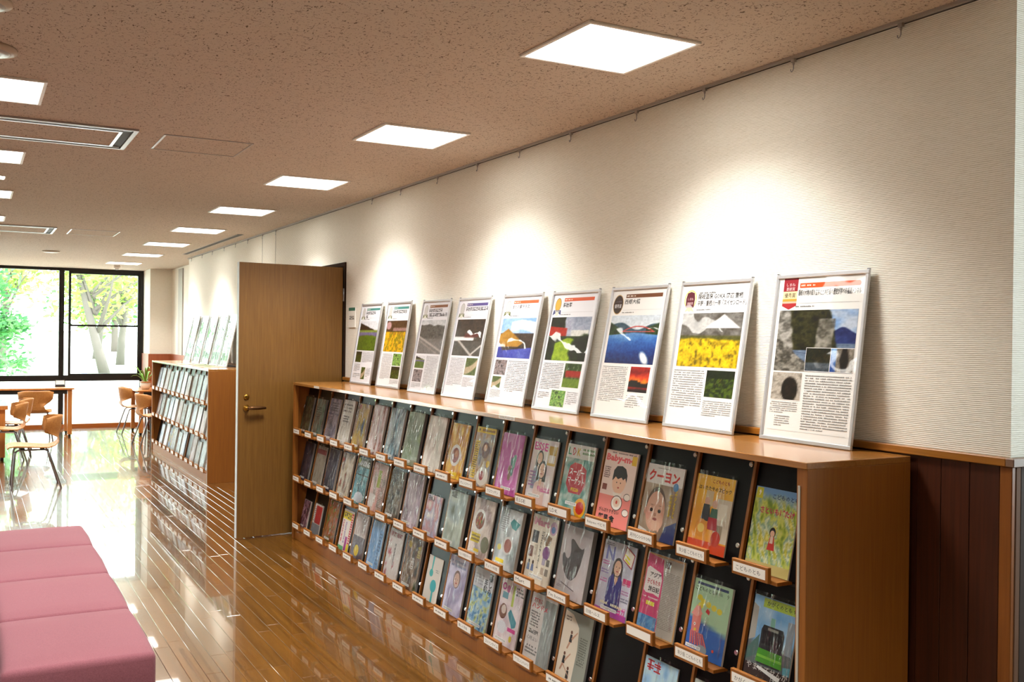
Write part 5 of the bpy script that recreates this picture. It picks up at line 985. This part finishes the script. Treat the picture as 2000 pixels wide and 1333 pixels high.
# ---------------------------------------------------------------- outside the window
st(MB().box(-40, 60, YW+.15, 180, -.3, -.06).build('ground', MT['ground']), 'bright pale paving outside')
q = MB().box(-40, 60, 38, 70, -.06, -.02).build('lawn', MT['grass']); st(q, 'lawn under the trees')
def tree(x, y, h, r, tr, lab, mat, seed, lean=.0, low=.35, n=1500, sz=.30):
    rg = random.Random(seed); o = empty('garden_tree', (x, y, -.02)); tag(o, lab, 'tree')
    tk = MB(); tk.tube([(0, 0, -.05), (lean*.3, 0, h*.18), (lean*.7+.1, .05, h*.38), (lean, 0, h*.62)], [tr*1.25, tr, tr*.8, tr*.4], 10); tk.build('trunk', MT['bark'], o)
    tips = []
    for k in range(7):
        a = rg.uniform(0, 6.28); z0 = h*rg.uniform(.25, .5); L = r*rg.uniform(.6, 1); tip = (math.cos(a)*L, math.sin(a)*L, z0+h*rg.uniform(.15, .4)); tips.append(tip)
        MB().tube([(lean*z0/h, 0, z0), (tip[0]*.5, tip[1]*.5, z0+(tip[2]-z0)*.65), tip], [tr*.5, tr*.3, tr*.1], 6).build('branch', MT['bark'], o)
    b = MB(); cl = [(rg.gauss(0, r*.5), rg.gauss(0, r*.5), h*(low+(1-low)*rg.random()), r*rg.uniform(.18, .36)) for _ in range(26)]
    for k in range(n):
        c = cl[k % len(cl)]; p = Vector((rg.gauss(c[0], c[3]), rg.gauss(c[1], c[3]), rg.gauss(c[2], c[3]*.7))); d1 = Vector((rg.gauss(0, 1), rg.gauss(0, 1), rg.gauss(0, .5))).normalized(); d2 = d1.orthogonal().normalized(); s_ = sz*rg.uniform(.5, 1.2)
        b.quad([p-d1*s_, p+d2*s_*.5, p+d1*s_, p-d2*s_*.5])
    b.build('crown', mat, o, norm=False)['kind'] = 'stuff'
for x, y, h, r, tr, lab, mt_, sd, ln, lo, n_, sz_ in (
    (1.9, 40, 6.2, 1.9, .17, 'garden tree with a stout leaning trunk on the lawn', 'leafb', 1, -1.0, .36, 1500, .17), (3.9, 62, 8, 2.6, .2, 'garden tree with slim trunk further back on the lawn', 'leafa', 2, .5, .34, 1500, .24),
    (3.75, 50.5, 7, 2.0, .17, 'garden tree on the lawn in line with the pillar', 'leafb', 3, .2, .36, 1300, .2), (-1.35, 47, 7.5, 2.0, .13, 'garden tree with high yellow green crown beside the paving', 'leafb', 4, 0, .46, 1300, .2),
    (-2.30, 24, 3.4, .62, .07, 'bushy green tree close outside the window', 'leafc', 5, 0, .22, 2600, .085), (-3.2, 72, 10, 3, .22, 'tall tree far across the paving', 'leafb', 6, 0, .45, 1200, .3), (8.0, 88, 11, 4, .25, 'broad tree at the far edge of the lawn', 'leafa', 7, 0, .25, 1300, .4),
    (-7.5, 36, 6.5, 2.2, .2, 'garden tree left of the paving, nearest of its row', 'leafa', 8, 0, .2, 1500, .2), (-12.5, 42, 7, 2.4, .2, 'garden tree left of the paving, middle of its row', 'leafa', 9, 0, .2, 1500, .22), (-18, 50, 8, 2.8, .2, 'garden tree left of the paving, last of its row', 'leafb', 10, 0, .2, 1500, .25)):
    tree(x, y, h, r, tr, lab, MT[mt_], sd, ln, lo, n_, sz_)
o = empty('garden_post', (-.55, 21.5, -.06)); tag(o, 'blue grey square post standing outside the window', 'post'); MB().box(-.055, .055, -.055, .055, 0, .9, .004, 1).build('shaft', MT['post_out'], o); MB().box(-.065, .065, -.065, .065, .9, .93).build('cap', MT['post_out'], o)
o = empty('boundary_wall', (0, 120, -.06)); tag(o, 'long pale low boundary wall across the paving', 'wall'); MB().box(-30, 40, -.15, .15, 0, 1.6).build('body', MT['farwall'], o); MB().box(-30, 40, -.2, .2, 1.6, 1.7).build('coping', MT['vent'], o)
